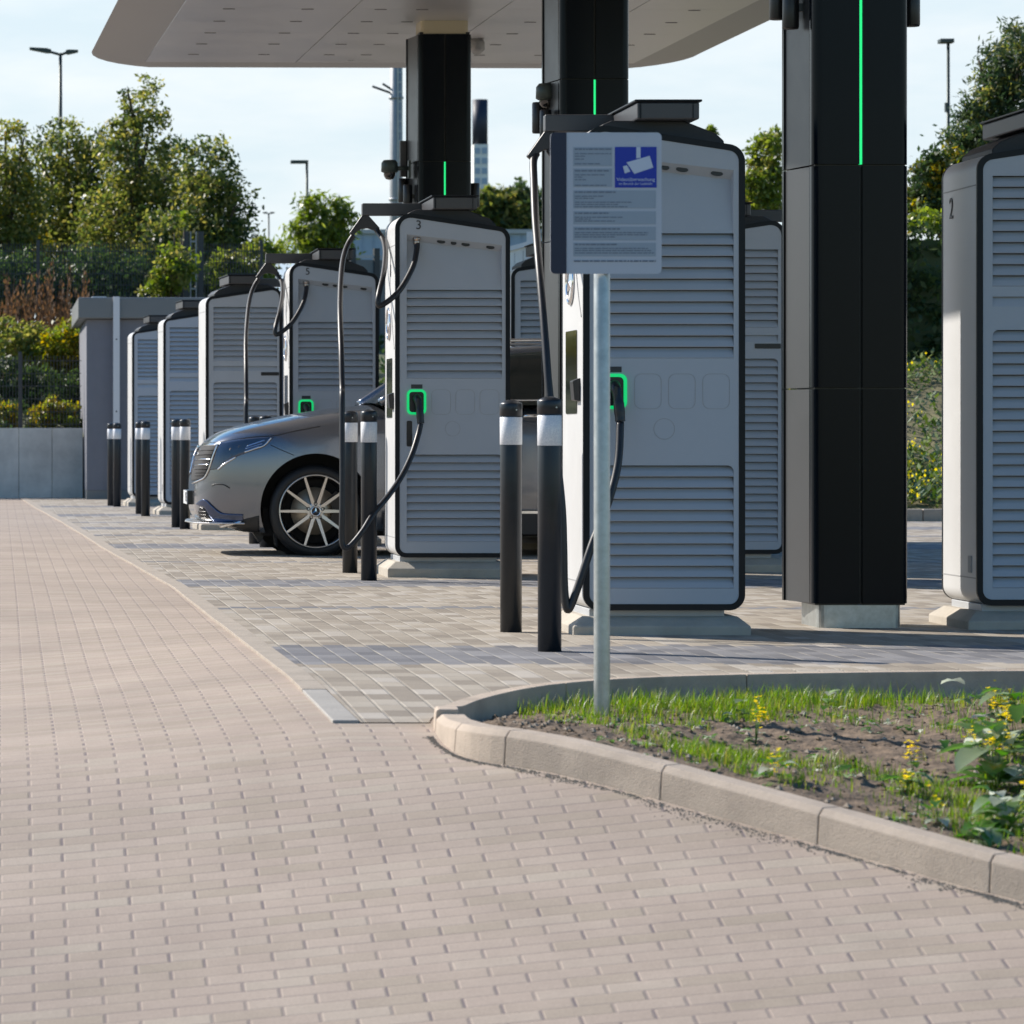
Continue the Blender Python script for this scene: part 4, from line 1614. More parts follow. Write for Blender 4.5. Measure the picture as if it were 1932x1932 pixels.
fld = MB()
fields = [(640, 1040, 295, 490), (640, 1040, 515, 705), (640, 1490, 740, 925), (640, 1490, 955, 1090), (640, 1490, 1115, 1255), (640, 1490, 1280, 1420)]
for (a, c, d_, e) in fields:
    fld.box(sgx(a), sgx(c), yf - .0012, yf - .0003, sgz(e), sgz(d_))
fld.build('text_field', M['signgrey'], sg)
lines = [(655, 1030, 315, 20), (655, 1030, 362, 13), (655, 760, 388, 13), (655, 750, 418, 13), (655, 915, 466, 15), (655, 1005, 538, 20), (655, 960, 580, 13), (655, 730, 603, 12), (655, 770, 630, 13), (655, 980, 688, 15),
         (655, 1075, 758, 20), (655, 950, 800, 13), (655, 850, 822, 12), (655, 1250, 862, 13), (655, 1100, 885, 12), (655, 1200, 908, 13), (655, 1000, 975, 20), (655, 1150, 1017, 13), (655, 820, 1036, 12), (655, 1075, 1056, 13),
         (655, 1120, 1137, 20), (655, 1410, 1175, 13), (655, 1400, 1197, 13), (655, 1080, 1220, 13), (655, 1100, 1297, 20), (655, 1410, 1338, 13), (655, 1440, 1360, 13), (655, 1470, 1385, 13), (645, 1490, 1468, 22)]
for fi, (f0, f1) in enumerate(((0, 495), (495, 712), (712, 930), (930, 1100), (1100, 1262), (1262, 1500))):
    tx = MB()
    for (a, c, y, h) in lines:
        if not f0 < y <= f1:
            continue
        x = a
        while x < c - 8:
            w_ = min(rng.uniform(18, 75), c - x)
            tx.box(sgx(x), sgx(x + w_), yf - .0022, yf - .0014, sgz(y + h / 2 * .75), sgz(y - h / 2 * .75))
            x += w_ + 9
    tx.build('small_print', M['signtext'], sg)
MB().box(sgx(1068), sgx(1498), yf - .002, yf - .0003, sgz(712), sgz(292)).build('blue_field', M['signblue'], sg)
pc = MB()
for poly in ([(1288, 293), (1332, 293), (1332, 405), (1288, 410)], [(1187, 452), (1425, 384), (1463, 505), (1268, 570)], [(1150, 492), (1192, 482), (1226, 545), (1170, 566)]):
    pc.prism([(sgx(a), sgz(c)) for a, c in poly][::-1], yf - .0035, yf - .0022, 'y')
pc.build('camera_pictogram', M['signwhite'], sg)
text_obj('Videoüberwachung', .0185, 'lettering', M['signwhite'], sg, (sgx(1282), yf - .0026, sgz(628)), FACE, .0005)
text_obj('im Bereich der Ladehöfe', .0125, 'lettering', M['signwhite'], sg, (sgx(1282), yf - .0026, sgz(672)), FACE, .0005)
cl = MB()
for zz in (bz0 + .09, bz1 - .09):
    cl.lathe([(.031, zz - .015), (.034, zz - .015), (.034, zz + .015), (.031, zz + .015)], (0, 0, 0), 'z', 20)
    cl.box(-.03, .03, yf + .004, -.03, zz - .012, zz + .012)
cl.build('clamp', M['galv'], sg)

# ------------------------------------------------------------------ parked car
CX, CY, S_CAR = 1.575, 29.8, 235.0
car = thing('parked_car', 'grey metallic electric car charging with its nose pointing left', 'car', (CX, CY, 0))
HWID = 0.94
ST_X = [0, .03, .08, .15, .25, .4, .6, .8, 1.0, 1.25, 1.55, 2.0, 2.5, 3.0, 3.5, 4.0, 4.4, 4.65, 4.76]
ST_W = [.48, .585, .68, .76, .825, .88, .915, .93, .938, .94, .94, .94, .94, .94, .935, .92, .88, .80, .70]
ST_ZT = [.62, .70, .88, .958, 1.02, 1.068, 1.115, 1.152, 1.188, 1.222, 1.245, 1.25, 1.25, 1.25, 1.25, 1.25, 1.22, 1.10, .92]
ST_ZB = [.42, .31, .28, .265, .24, .195, .18, .18, .18, .19, .20, .20, .20, .20, .20, .20, .24, .34, .45]
ST_ZS = [.58, .65, .80, .89, .935, .955, .985, 1.015, 1.04, 1.065, 1.095, 1.12, 1.13, 1.13, 1.13, 1.13, 1.10, 1.0, .84]
LV = [(0.0, .90), (.05, .955), (.2, .985), (.45, 1.0), (.70, .998), (.88, .985), (1.0, .955)]
TOPP = [(.90, .42), (.80, .68), (.60, .88), (.30, .975), (0.0, 1.0)]
b = MB()
nsec = None
for x, w, zt, zb, zs in zip(ST_X, ST_W, ST_ZT, ST_ZB, ST_ZS):
    half = [(0.0, zb), (.6, zb)] + [(m_, zb + (zs - zb) * f) for f, m_ in LV] + [(m_, zs + (zt - zs) * f) for m_, f in TOPP]
    full = [(-m_ * w, z) for m_, z in half] + [(m_ * w, z) for m_, z in half[-2:0:-1]]
    nsec = len(full)
    b.v += [(x, HWID + y, z) for y, z in full]
n = len(ST_X)
for i in range(n - 1):
    for k in range(nsec):
        b.f.append((i * nsec + k, i * nsec + (k + 1) % nsec, (i + 1) * nsec + (k + 1) % nsec, (i + 1) * nsec + k))
        b.sm.append(True)
b.f += [tuple(range(nsec))[::-1], tuple(range((n - 1) * nsec, n * nsec))]
b.sm += [True, True]
body = b.build('body', M['paint'], car)
WX = [.965, 3.835]
WZ = .372


def apply_mods(o):
    dg = bpy.context.evaluated_depsgraph_get()
    me = bpy.data.meshes.new_from_object(o.evaluated_get(dg))
    o.modifiers.clear()
    old = o.data
    o.data = me
    bpy.data.meshes.remove(old)


md = body.modifiers.new("sub", 'SUBSURF')
md.levels = 2
md.render_levels = 2
apply_mods(body)
bvh_src = body.data.copy()
bmb = bmesh.new()
bmb.from_mesh(body.data)
BV = BVHTree.FromBMesh(bmb)
cutters = []
for wx in WX:
    for ya, yb in ((-.2, .33), (2 * HWID - .33, 2 * HWID + .2)):
        c = MB()
        c.prism([(wx + .445 * math.cos(a), WZ + .02 + .445 * math.sin(a)) for a in np.linspace(0, 2 * math.pi, 56, endpoint=False)], ya, yb, 'y')
        co_ = c.build('cutter', M['liner'])
        co_.location = (CX, CY, 0)
        cutters.append(co_)
        md = body.modifiers.new("cut", 'BOOLEAN')
        md.operation = 'DIFFERENCE'
        md.solver = 'EXACT'
        md.object = co_
apply_mods(body)
for c in cutters:
    bpy.data.objects.remove(c)
body.data.materials.append(M['liner'])
for p in body.data.polygons:
    p.use_smooth = True
    for wx in WX:
        rr_ = math.hypot(p.center.x - wx, p.center.z - WZ - .02)
        if rr_ < .4475 and .0 < p.center.y < 2 * HWID and abs(p.normal.y) < .4 and rr_ > .40 or (rr_ < .44 and abs(abs(p.center.y - HWID) - (HWID - .33)) < .01):
            p.material_index = 1
md = body.modifiers.new("es", 'EDGE_SPLIT')
md.split_angle = R(38)


def hit(xd, yd, off=0.004):
    """point on the car body under picture position (local to the car)"""
    o_ = Vector((0, 0, HC)) - Vector((CX, CY, 0))
    d_ = (P(xd, yd, 30.0) - Vector((0, 0, HC))).normalized()
    loc, nrm, idx, dist = BV.ray_cast(o_, d_)
    if loc is None:
        return None
    return loc + nrm * off if nrm.dot(d_) < 0 else loc - nrm * off


def z2(x, y):
    """zoomed measuring coordinates of the front end -> picture units"""
    return ((600 + x / 1.932) / 1.9876, (1300 + y / 1.932) / 1.9876)


def z3(x, y):
    return ((640 + x / 2.414) / 1.9876, (1300 + y / 2.414) / 1.9876)


def overlay(name, poly, material, off=.004, cuts=3, thick=.003):
    bm = bmesh.new()
    vs = [bm.verts.new((p[0], p[1], 0)) for p in poly]
    f = bm.faces.new(vs)
    bmesh.ops.triangulate(bm, faces=[f])
    for _ in range(cuts):
        bmesh.ops.subdivide_edges(bm, edges=bm.edges[:], cuts=1, use_grid_fill=True)
        bmesh.ops.triangulate(bm, faces=bm.faces[:])
    dead = []
    for v in bm.verts:
        h = hit(v.co.x, v.co.y, off)
        if h is None:
            dead.append(v)
        else:
            v.co = h
    bmesh.ops.delete(bm, geom=dead, context='VERTS')
    me = bpy.data.meshes.new(name)
    bm.to_mesh(me)
    bm.free()
    me.materials.append(material)
    for p in me.polygons:
        p.use_smooth = True
    o = bpy.data.objects.new(name, me)
    COL.objects.link(o)
    o.parent = car
    md = o.modifiers.new("solid", 'SOLIDIFY')
    md.thickness = thick
    md.offset = 0
    return o


def strip(name, pts, r, material, off=.003, n=6):
    sp = smooth_path([(p[0], p[1], 0) for p in pts], n)
    q = [hit(p.x, p.y, off) for p in sp]
    q = [p for p in q if p is not None]
    return MB().tube(q, r, 8).build(name, material, car)


def curve2(pts, n=5):
    sp = smooth_path([(p[0], p[1], 0) for p in pts], n)
    return [(p.x, p.y) for p in sp]


# headlamp with its blue light strips and chrome rim
top = curve2([z3(455, 868), z3(560, 848), z3(740, 828), z3(930, 820)])
bot = curve2([z3(930, 820), z3(850, 905), z3(700, 958), z3(590, 1000), z3(490, 1060), z3(425, 1108)])
left_ = [z3(352, 1116), z3(372, 1060), z3(410, 960)]
overlay('headlamp', top[:-1] + bot + left_, M['headlamp'], .004, 3)
for (p0, p1) in (((690, 905), (850, 850)), ((680, 925), (830, 880)), ((690, 945), (800, 905))):
    strip('light_strip', [z3(*p0), z3(*p1)], .0055, M['lampstrip'], .007)
strip('headlamp_rim', [z3(672, 955), z3(790, 915), z3(850, 892), z3(912, 828)], .006, M['chrome'], .006)
strip('headlamp_rim', [z3(590, 1000), z3(490, 1062), z3(430, 1112)], .0075, M['chrome'], .005)
strip('hood_gap', [z3(300, 872), z3(450, 862), z3(600, 838), z3(780, 815), z3(945, 806), z3(1100, 770), z3(1352, 722)], .004, M['black'], .0)
# grille: dark field, chrome bars, chrome frame
overlay('grille', curve2([z3(250, 905), z3(430, 880)]) + curve2([z3(430, 880), z3(385, 985), z3(345, 1110), z3(300, 1190), z3(195, 1215)]) + [z3(185, 1130), z3(215, 950)], M['liner'], .003, 3)
for p0, p1, r_ in (((262, 905), (420, 893), .006), ((245, 946), (398, 938), .003), ((240, 985), (385, 975), .004), ((228, 1025), (372, 1020), .0057), ((226, 1075), (352, 1068), .0057), ((222, 1112), (340, 1106), .003), ((226, 1145), (325, 1138), .003), ((224, 1170), (305, 1165), .003)):
    strip('grille_bar', [z3(*p0), z3((p0[0] + p1[0]) / 2, (p0[1] + p1[1]) / 2 - 2), z3(*p1)], r_, M['chrome'] if r_ > .0055 else M['liner'], .006)
strip('grille_frame', [z3(432, 880), z3(390, 985), z3(350, 1110), z3(310, 1185), z3(255, 1215), z3(200, 1240)], .007, M['chrome'], .006)
strip('grille_frame', [z3(262, 915), z3(235, 950), z3(212, 1050), z3(192, 1150)], .012, M['chrome'], .010)
# bumper: air opening, chrome blade, lower lip
overlay('air_intake', [z3(262, 1452), z3(300, 1460), z3(330, 1500), z3(372, 1560), z3(270, 1562), z3(255, 1500)], M['black'], .004, 3)
for yy_ in (1490, 1520, 1545):
    strip('intake_bar', [z3(252, yy_), z3(330, yy_ + 4)], .003, M['alloy_dark'], .005)
overlay('chrome_blade', curve2([z3(235, 1425), z3(290, 1385), z3(330, 1392), z3(380, 1440), z3(440, 1490), z3(500, 1510), z3(655, 1518)]) + curve2([z3(655, 1575), z3(560, 1580), z3(440, 1590), z3(390, 1575), z3(340, 1500), z3(310, 1450), z3(270, 1440)]), M['chromeblue'] if 'chromeblue' in M else M['chrome'], .010, 3)
strip('bumper_lip', [z3(180, 1603), z3(260, 1596), z3(350, 1612), z3(380, 1622), z3(500, 1612), z3(645, 1582)], .011, M['chrome'], .010)
overlay('lower_valance', curve2([z3(385, 1628), z3(520, 1622), z3(680, 1612), z3(740, 1560), z3(800, 1528)]) + [z3(806, 1700), z3(640, 1690), z3(480, 1660)], M['darktrim'], .004, 3)
strip('bumper_crease', [z3(372, 1258), z3(410, 1246), z3(480, 1250), z3(535, 1280)], .006, M['darktrim'], -.001)
sen = MB()
h_ = hit(*z3(792, 1253), .001)
sen.lathe([(.011, -.002), (.011, .002), (.007, .003), (0, .003)], tuple(h_), 'y', 16)
sen.build('parking_sensor', M['darktrim'], car)
strip('fender_gap', [z3(905, 890), z3(1000, 935), z3(1120, 985)], .003, M['black'], .0)
sp_ = MB()
pl2 = [(x - .035 + .03 * (x > .3), HWID - w - .012) for x, w in zip(ST_X[1:6], ST_W[1:6])]
pl2 = [(-.045, HWID)] + pl2 + [(.43, HWID)]
pl2 = pl2 + [(p[0], 2 * HWID - p[1]) for p in pl2[-2:0:-1]]
sp_.prism(pl2, .266, .279, 'z')
sp_.build('splitter', M['alloy'], car, bevel=.006)
for (gx, gy, gr) in ((548, 935, .017), (625, 912, .013), (560, 985, .010)):
    hh = hit(*z3(gx, gy), .006)
    lm = MB()
    lm.lathe([(gr, -.002), (gr, .002), (gr * .7, .005), (0, .006)], tuple(hh), 'y', 16)
    lm.build('lamp_glint', M['chrome'], car)  # chrome buttons added as glints on the headlamp glass
# number plate on the nose
pl_ = thing('number_plate_holder', None, None)
bpy.data.objects.remove(pl_)
pb = MB()
pb.box(-.035, .05, HWID - .29, HWID + .29, .415, .53)
pb.build('plate_holder', M['black'], car, bevel=.004)
pb = MB()
pb.box(-.042, -.036, HWID - .26, HWID + .26, .418, .527)
o_pl = pb.build('number_plate', M['white'], car)
text_obj('WE', .11, 'plate_lettering', M['text'], car, (-.0425, HWID - .16, .472), LEFTF)
# underbody dark pan
MB().box(.55, 4.3, .22, 2 * HWID - .22, .17, .40).build('underbody', M['liner'], car)
df = MB()
df.prism([(.47, .20), (.57, .19), (.535, .115), (.52, .12)], .25, .40, 'y')
df.build('air_deflector', M['darktrim'], car)
df = MB()
df.prism([(.63, .20), (.66, .20), (.66, .085), (.645, .10)], .10, .28, 'y')
df.build('air_deflector', M['liner'], car)


def wheel(x, y, side):
    w = bpy.data.objects.new('wheel', None)
    COL.objects.link(w)
    w.parent = car
    w.location = (x, y, WZ)
    s_ = side
    RT_, RR = .372, .297
    ty = MB()
    prof = [(RR - .004, .00), (RR + .004, -.012), (RR + .03, -.018), (RT_ - .022, -.006), (RT_ - .005, .02), (RT_, .05), (RT_, .20), (RT_ - .01, .235), (RT_ - .04, .25), (RR, .24), (RR - .01, .12)]
    ty.lathe([(r_, h_ * s_) for r_, h_ in prof], (0, 0, 0), 'y', 72, True, True)
    ty.build('tyre', M['tyre'], w)
    rm = MB()
    prof = [(RR + .001, -.006), (RR - .004, -.014), (RR - .012, -.010), (RR - .018, .01), (RR - .03, .05), (RR - .035, .2), (RR + .001, .22)]
    rm.lathe([(r_, h_ * s_) for r_, h_ in prof], (0, 0, 0), 'y', 72)
    rm.build('rim_barrel', M['alloy_dark'], w)
    lp = MB()
    lp.lathe([(r_, h_ * s_) for r_, h_ in [(RR + .001, -.010), (RR - .003, -.017), (RR - .010, -.015), (RR - .013, -.004), (RR, 0)]], (0, 0, 0), 'y', 72, True, True)
    lp.build('rim_lip', M['alloy'], w)
    sp, sd_ = MB(), MB()
    for k in range(10):
        a = math.pi / 2 + 2 * math.pi * (k + .5) / 10
        ca, sa_ = math.cos(a), math.sin(a)

        def pt(r_, t_, h_):
            return (r_ * ca - t_ * sa_, h_ * s_, r_ * sa_ + t_ * ca)
        # polished blade, tapering towards the lip
        v = [pt(.055, -.0145, .012), pt(.055, .0145, .012), pt(.290, .0085, -.012), pt(.290, -.0085, -.012)]
        v += [pt(.055, -.018, .05), pt(.055, .018, .05), pt(.290, .012, .035), pt(.290, -.012, .035)]
        sp.add(v[:4], [(0, 1, 2, 3)])
        sd_.add(v, [(0, 4, 5, 1), (1, 5, 6, 2), (2, 6, 7, 3), (3, 7, 4, 0), (4, 7, 6, 5)])
    sp.build('spoke_face', M['alloy'], w, flip_fix=True)
    sd_.build('spoke', M['alloy_dark'], w)
    hb = MB()
    hb.lathe([(r_, h_ * s_) for r_, h_ in [(.075, .03), (.072, .014), (.050, .010), (.045, .012)]], (0, 0, 0), 'y', 40)
    hb.build('hub', M['alloy'], w)
    hb = MB()
    hb.lathe([(r_, h_ * s_) for r_, h_ in [(.044, .03), (.044, -.004), (.038, -.012), (.033, -.006)]], (0, 0, 0), 'y', 32)
    for k in range(3):
        a = math.pi / 2 + k * 2 * math.pi / 3
        tip = (.034 * math.cos(a), .034 * math.sin(a))
        w1 = (.008 * math.cos(a + 1.05), .008 * math.sin(a + 1.05))
        w2 = (.008 * math.cos(a - 1.05), .008 * math.sin(a - 1.05))
        hb.add([(tip[0], -.006 * s_, tip[1]), (w1[0], -.005 * s_, w1[1]), (0, -.010 * s_, 0), (w2[0], -.005 * s_, w2[1])], [(0, 1, 2), (0, 2, 3)])
    hb.build('star_cap', M['chrome'], w)
    hb = MB()
    hb.lathe([(r_, h_ * s_) for r_, h_ in [(.036, .0), (0, .0)]], (0, 0, 0), 'y', 24)
    hb.build('cap_disc', M['alloy_dark'], w)
    for k in range(5):
        a = math.pi / 2 + 2 * math.pi * k / 5
        bo = MB()
        bo.lathe([(r_, h_ * s_) for r_, h_ in [(.015, .02), (.015, .0075), (.009, .0075), (.009, .016), (0, .016)]], (.061 * math.cos(a), 0, .061 * math.sin(a)), 'y', 14)
        bo.build('wheel_bolt', M['alloy_dark'], w)
    bd = MB()
    bd.lathe([(r_, h_ * s_) for r_, h_ in [(.05, .085), (.10, .085), (.11, .10), (.192, .10), (.192, .13), (.05, .13)]], (0, 0, 0), 'y', 48)
    bd.build('brake_disc', M['disc'], w)
    cp = MB()
    cp.prism([(r_ * math.cos(a), r_ * math.sin(a)) for r_, aa in ((.235, np.linspace(-.55, .75, 9)), (.14, np.linspace(.75, -.55, 9))) for a in aa], *sorted((.075 * s_, .15 * s_)), 'y')
    cp.build('brake_caliper', M['alloy_dark'], w)
    bk = MB()
    bk.lathe([(.0, .16 * s_), (.262, .16 * s_)], (0, 0, 0), 'y', 40)
    bk.build('back_plate', M['liner'], w)
    return w


for wx in WX:
    wheel(wx, .045, 1)
    wheel(wx, 2 * HWID - .045, -1)
    for ya, yb in ((.10, .36), (2 * HWID - .36, 2 * HWID - .10)):
        ln = MB()
        ymid = .335 if ya < 1 else 2 * HWID - .335
        ln.lathe([(0, ymid), (.43, ymid)], (wx, 0, WZ + .02), 'y', 40)
        ln.build('wheel_arch', M['liner'], car, flip_fix=False)
# cabin: glass house, roof, rails, mirrors, trims
GX = [1.45, 1.75, 2.10, 2.45, 2.9, 3.4, 3.9, 4.25, 4.52]
GZ = [1.24, 1.44, 1.60, 1.675, 1.70, 1.69, 1.645, 1.52, 1.26]
gb = MB()
ns = 0
for x, z in zip(GX, GZ):
    t_ = (z - 1.235) / (1.70 - 1.235)
    hw = .90
    sec = [(-hw, 1.225), (-hw + .03 * t_, 1.235 + (z - 1.235) * .3), (-hw + .12 * t_, 1.235 + (z - 1.235) * .75), (-hw + .20 * t_, 1.235 + (z - 1.235) * .93), (-hw + .33 * t_, z), (0, z + .012)]
    full = sec + [(-p[0], p[1]) for p in sec[-2::-1]]
    ns = len(full)
    gb.v += [(x, HWID + p[0], p[1]) for p in full]
for i in range(len(GX) - 1):
    for k in range(ns - 1):
        gb.f.append((i * ns + k, i * ns + k + 1, (i + 1) * ns + k + 1, (i + 1) * ns + k))
        gb.sm.append(True)
gb.build('window_glass', M['carglass'], car)
rf = MB()
for x, z in zip(GX[2:8], GZ[2:8]):
    t_ = (z - 1.235) / (1.70 - 1.235)
    e = -.90 + .20 * t_ - .012
    full = [(e, 1.235 + (z - 1.235) * .90), (e + .04, z - .0), (e + .14, z + .018), (0, z + .032)]
    full = full + [(-p[0], p[1]) for p in full[-2::-1]]
    rf.v += [(x, HWID + p[0], p[1]) for p in full]
ns = 7
for i in range(5):
    for k in range(ns - 1):
        rf.f.append((i * ns + k, i * ns + k + 1, (i + 1) * ns + k + 1, (i + 1) * ns + k))
        rf.sm.append(True)
o = rf.build('roof', M['paint'], car)
md = o.modifiers.new("s", 'SOLIDIFY')
md.thickness = .02
for sy in (-1, 1):
    y_ = HWID + sy * .68
    MB().tube(smooth_path([(2.12, y_, 1.63), (2.2, y_, 1.72), (2.6, y_, 1.752), (3.3, y_, 1.745), (3.85, y_, 1.70), (3.95, y_, 1.62)], 5), .014, 8).build('roof_rail', M['chrome'], car)
    y_ = HWID + sy * .905
    MB().tube(smooth_path([(1.62, y_, 1.25), (2.4, y_, 1.262), (3.4, y_, 1.268), (4.2, y_, 1.26)], 5), .009, 6).build('window_trim', M['chrome'], car)
    # pillars
    y_ = HWID + sy * .80
    MB().tube([(2.98, HWID + sy * .905, 1.235), (2.99, HWID + sy * .86, 1.45), (2.99, HWID + sy * .72, 1.69)], .03, 8).build('door_pillar', M['trim'], car)
    MB().tube(smooth_path([(1.48, HWID + sy * .90, 1.245), (1.8, HWID + sy * .875, 1.45), (2.15, HWID + sy * .79, 1.60), (2.45, HWID + sy * .72, 1.675)], 5), .032, 8).build('front_pillar', M['paint'], car)
    y_ = HWID + sy * .955
    MB().tube([(2.62, y_ - sy * .02, 1.135), (2.66, y_ + sy * .012, 1.138), (2.80, y_ + sy * .012, 1.138), (2.85, y_ - sy * .02, 1.135)], .016, 8).build('door_handle', M['chrome'], car)
    MB().box(1.55, 3.4, y_ - .02, y_ + .0, .355, .375).build('sill_trim', M['chrome'], car)
    MB().box(1.50, 3.45, y_ - .06, y_ - .012, .19, .352).build('sill', M['darktrim'], car)
    mr = MB()
    mr.prism(fillet([(1.66, 1.25), (1.84, 1.25), (1.86, 1.42), (1.72, 1.42)], .04, 4), *sorted((HWID + sy * 1.0, HWID + sy * 1.16)), 'y')
    mr.build('mirror', M['paint'], car, bevel=.02)


# ------------------------------------------------------------------ foliage
def leaves(b, blobs, count, size, aspect=2.0, clump=26, spread=.22, droop=0.0, hollow=.45):
    vol = [bl[3] * bl[4] * bl[5] for bl in blobs]
    tot = sum(vol)
    V, Fc = [], []
    for bl, vv in zip(blobs, vol):
        cx_, cy_, cz_, rx, ry, rz_ = bl
        nc = max(3, int(count * vv / tot / clump))
        for _ in range(nc):
            d = nrng.normal(size=3)
            d /= np.linalg.norm(d)
            r = hollow + (1.06 - hollow) * nrng.random() ** .6
            r *= 1 + .22 * math.sin(d[0] * 5 + cx_) * math.cos(d[2] * 4 + cz_)
            c = np.array([cx_ + d[0] * r * rx, cy_ + d[1] * r * ry, cz_ + d[2] * r * rz_])
            rr = spread * (rx * ry * rz_) ** (1 / 3) * nrng.uniform(.6, 1.5)
            k = max(4, int(clump * nrng.uniform(.5, 1.5)))
            pos = c + nrng.normal(size=(k, 3)) * rr * np.array([.6, .6, .5])
            u = nrng.normal(size=(k, 3))
            u[:, 2] -= droop
            u /= np.linalg.norm(u, axis=1)[:, None]
            w = nrng.normal(size=(k, 3))
            s = np.cross(u, w)
            s /= np.linalg.norm(s, axis=1)[:, None]
            L = size * nrng.uniform(.6, 1.3, size=(k, 1))
            W_ = L / aspect
            q = np.stack([pos, pos + u * L * .5 + s * W_ * .5, pos + u * L, pos + u * L * .5 - s * W_ * .5], 1)
            V.append(q.reshape(-1, 3))
    V = np.concatenate(V)
    n0 = len(b.v)
    b.v += [tuple(p) for p in V.tolist()]
    k = len(V) // 4
    b.f += [(n0 + 4 * i, n0 + 4 * i + 1, n0 + 4 * i + 2, n0 + 4 * i + 3) for i in range(k)]
    b.sm += [False] * k


def blob(xd, yd, d, rx, rz, ry=None):
    """crown lobe: centre seen at xd, yd at distance d; radii in picture units"""
    s = F / d
    p = P(xd, yd, d)
    return (p.x, p.y, p.z, rx / s, (ry if ry else (rx + rz) / 2) / s, rz / s)


def tree(name, label, blobs, base, count, size, material, trunk_r=.12, group=None, cat='tree', extra=None, limbs=8, **kw):
    t = thing(name, label, cat, base, 0, group)
    off = Vector(base)
    bl = [(x[0] - off.x, x[1] - off.y, x[2] - off.z, *x[3:]) for x in blobs]
    b = MB()
    leaves(b, bl, count, size, **kw)
    b.build('crown', material, t, flip_fix=False)
    if extra:
        b = MB()
        leaves(b, bl, extra[0], size, **kw)
        b.build('crown', extra[1], t, flip_fix=False)
    tb = MB()
    top = max(x[2] + x[5] * .6 for x in bl)
    mx = sum(x[0] for x in bl) / len(bl)
    my = sum(x[1] for x in bl) / len(bl)
    ax = smooth_path([(0, 0, -.3), (mx * .2, my * .2, top * .25), (mx * .7, my * .7, top * .55), (mx, my, top * .9)], 5)
    tb.tube(ax, [trunk_r * (1 - .85 * i / (len(ax) - 1)) for i in range(len(ax))], 9)
    for i in range(limbs):
        x = bl[i % len(bl)]
        st = ax[rng.randrange(3, len(ax) - 4)]
        en = Vector((x[0] + rng.uniform(-.8, .8) * x[3], x[1] + rng.uniform(-.6, .6) * x[4], x[2] + rng.uniform(-.2, .95) * x[5]))
        mid = st.lerp(en, .5) + Vector((rng.uniform(-.1, .1), 0, .12 * (en - st).length))
        tb.tube(smooth_path([st, mid, en], 4), [trunk_r * .42 * (1 - .8 * k / 8) for k in range(9)], 6)
    tb.build('trunk', M['bark'], t)
    return t


# raised bank behind the low wall
BANKX = np.linspace(-30, 11.5, 50)


def zbank(x, y):
    h = lerp_tab([(58.5, .95), (60, 1.15), (66, 2.3), (72, 2.8), (95, 3.0), (110, 1.0), (130, -.3)], y)
    fade = 1 - sstep(9.0, 11.5, x)
    return (h + .3) * fade - .3 + .12 * noise.noise((x * .6, y * .6, 1))


tag(grid_mesh('embankment', lambda y: list(BANKX), list(np.linspace(58.5, 74, 24)) + list(np.linspace(76, 130, 14)), zbank, M['earth']), 'overgrown earth bank behind the low wall', kind='structure')

GT = 'trees on the bank behind the fence'
DT = 74.0


def bz(xd, d):
    x = xd * d / F
    return (x, d, zbank(x, d))


tree('leafy_tree', 'tallest tree on the bank, peaked crown under the canopy tip', [blob(268, 195, DT, 42, 58), blob(235, 250, DT, 34, 40), blob(262, 300, DT, 80, 80), blob(300, 390, DT + 1, 95, 90), blob(225, 430, DT, 90, 90), blob(270, 520, DT, 110, 70)],
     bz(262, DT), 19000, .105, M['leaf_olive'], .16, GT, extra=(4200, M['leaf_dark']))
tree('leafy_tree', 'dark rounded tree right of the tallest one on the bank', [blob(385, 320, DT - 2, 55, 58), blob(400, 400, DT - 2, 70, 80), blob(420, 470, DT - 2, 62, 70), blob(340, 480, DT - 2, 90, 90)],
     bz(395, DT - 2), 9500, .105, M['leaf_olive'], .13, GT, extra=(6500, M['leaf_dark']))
tree('leafy_tree', 'tree in front of the tall two-armed lamp post', [blob(115, 290, DT + 2, 60, 60), blob(165, 330, DT + 2, 55, 70), blob(110, 390, DT + 2, 95, 85), blob(130, 490, DT + 2, 110, 80)],
     bz(115, DT + 2), 15500, .105, M['leaf_olive'], .14, GT, extra=(3600, M['leaf_dark']))
tree('leafy_tree', 'ragged tree at the left picture edge', [blob(15, 290, DT - 1, 42, 60), blob(0, 380, DT - 1, 75, 80), blob(20, 480, DT - 1, 80, 90)],
     bz(5, DT - 1), 11500, .105, M['leaf_olive'], .14, GT, extra=(1500, M['leaf_gold']))
for k, (xc, lab) in enumerate(((-190, 'tree beyond the left picture edge, nearer one'), (-420, 'tree beyond the left picture edge, farther one'))):
    tree('leafy_tree', lab, [blob(xc, 300, DT, 90, 90), blob(xc - 30, 430, DT, 130, 110)], bz(xc, DT), 3200, .15, M['leaf_olive'], .15, GT, extra=(1000, M['leaf_gold']))
tree('willow_tree', 'light green drooping tree below the single-armed lamp', [blob(592, 392, 90, 30, 28), blob(640, 380, 90, 20, 24), blob(570, 425, 90, 34, 26), blob(650, 415, 90, 22, 34), blob(615, 440, 90, 46, 34), blob(560, 465, 90, 46, 26), blob(630, 480, 90, 40, 30)],
     bz(600, 90), 4600, .20, M['leaf_bright'], .12, None, aspect=3.6, droop=.9, hollow=.25, clump=20, spread=.3)
tree('young_tree', 'bright green young tree behind the plastered building', [blob(330, 505, 64.5, 40, 42), blob(305, 540, 64.5, 34, 30), blob(352, 425, 64.8, 12, 24)],
     bz(330, 64.5), 1700, .10, M['leaf_bright'], .06, None, extra=(1300, M['leaf_olive']), hollow=.3)
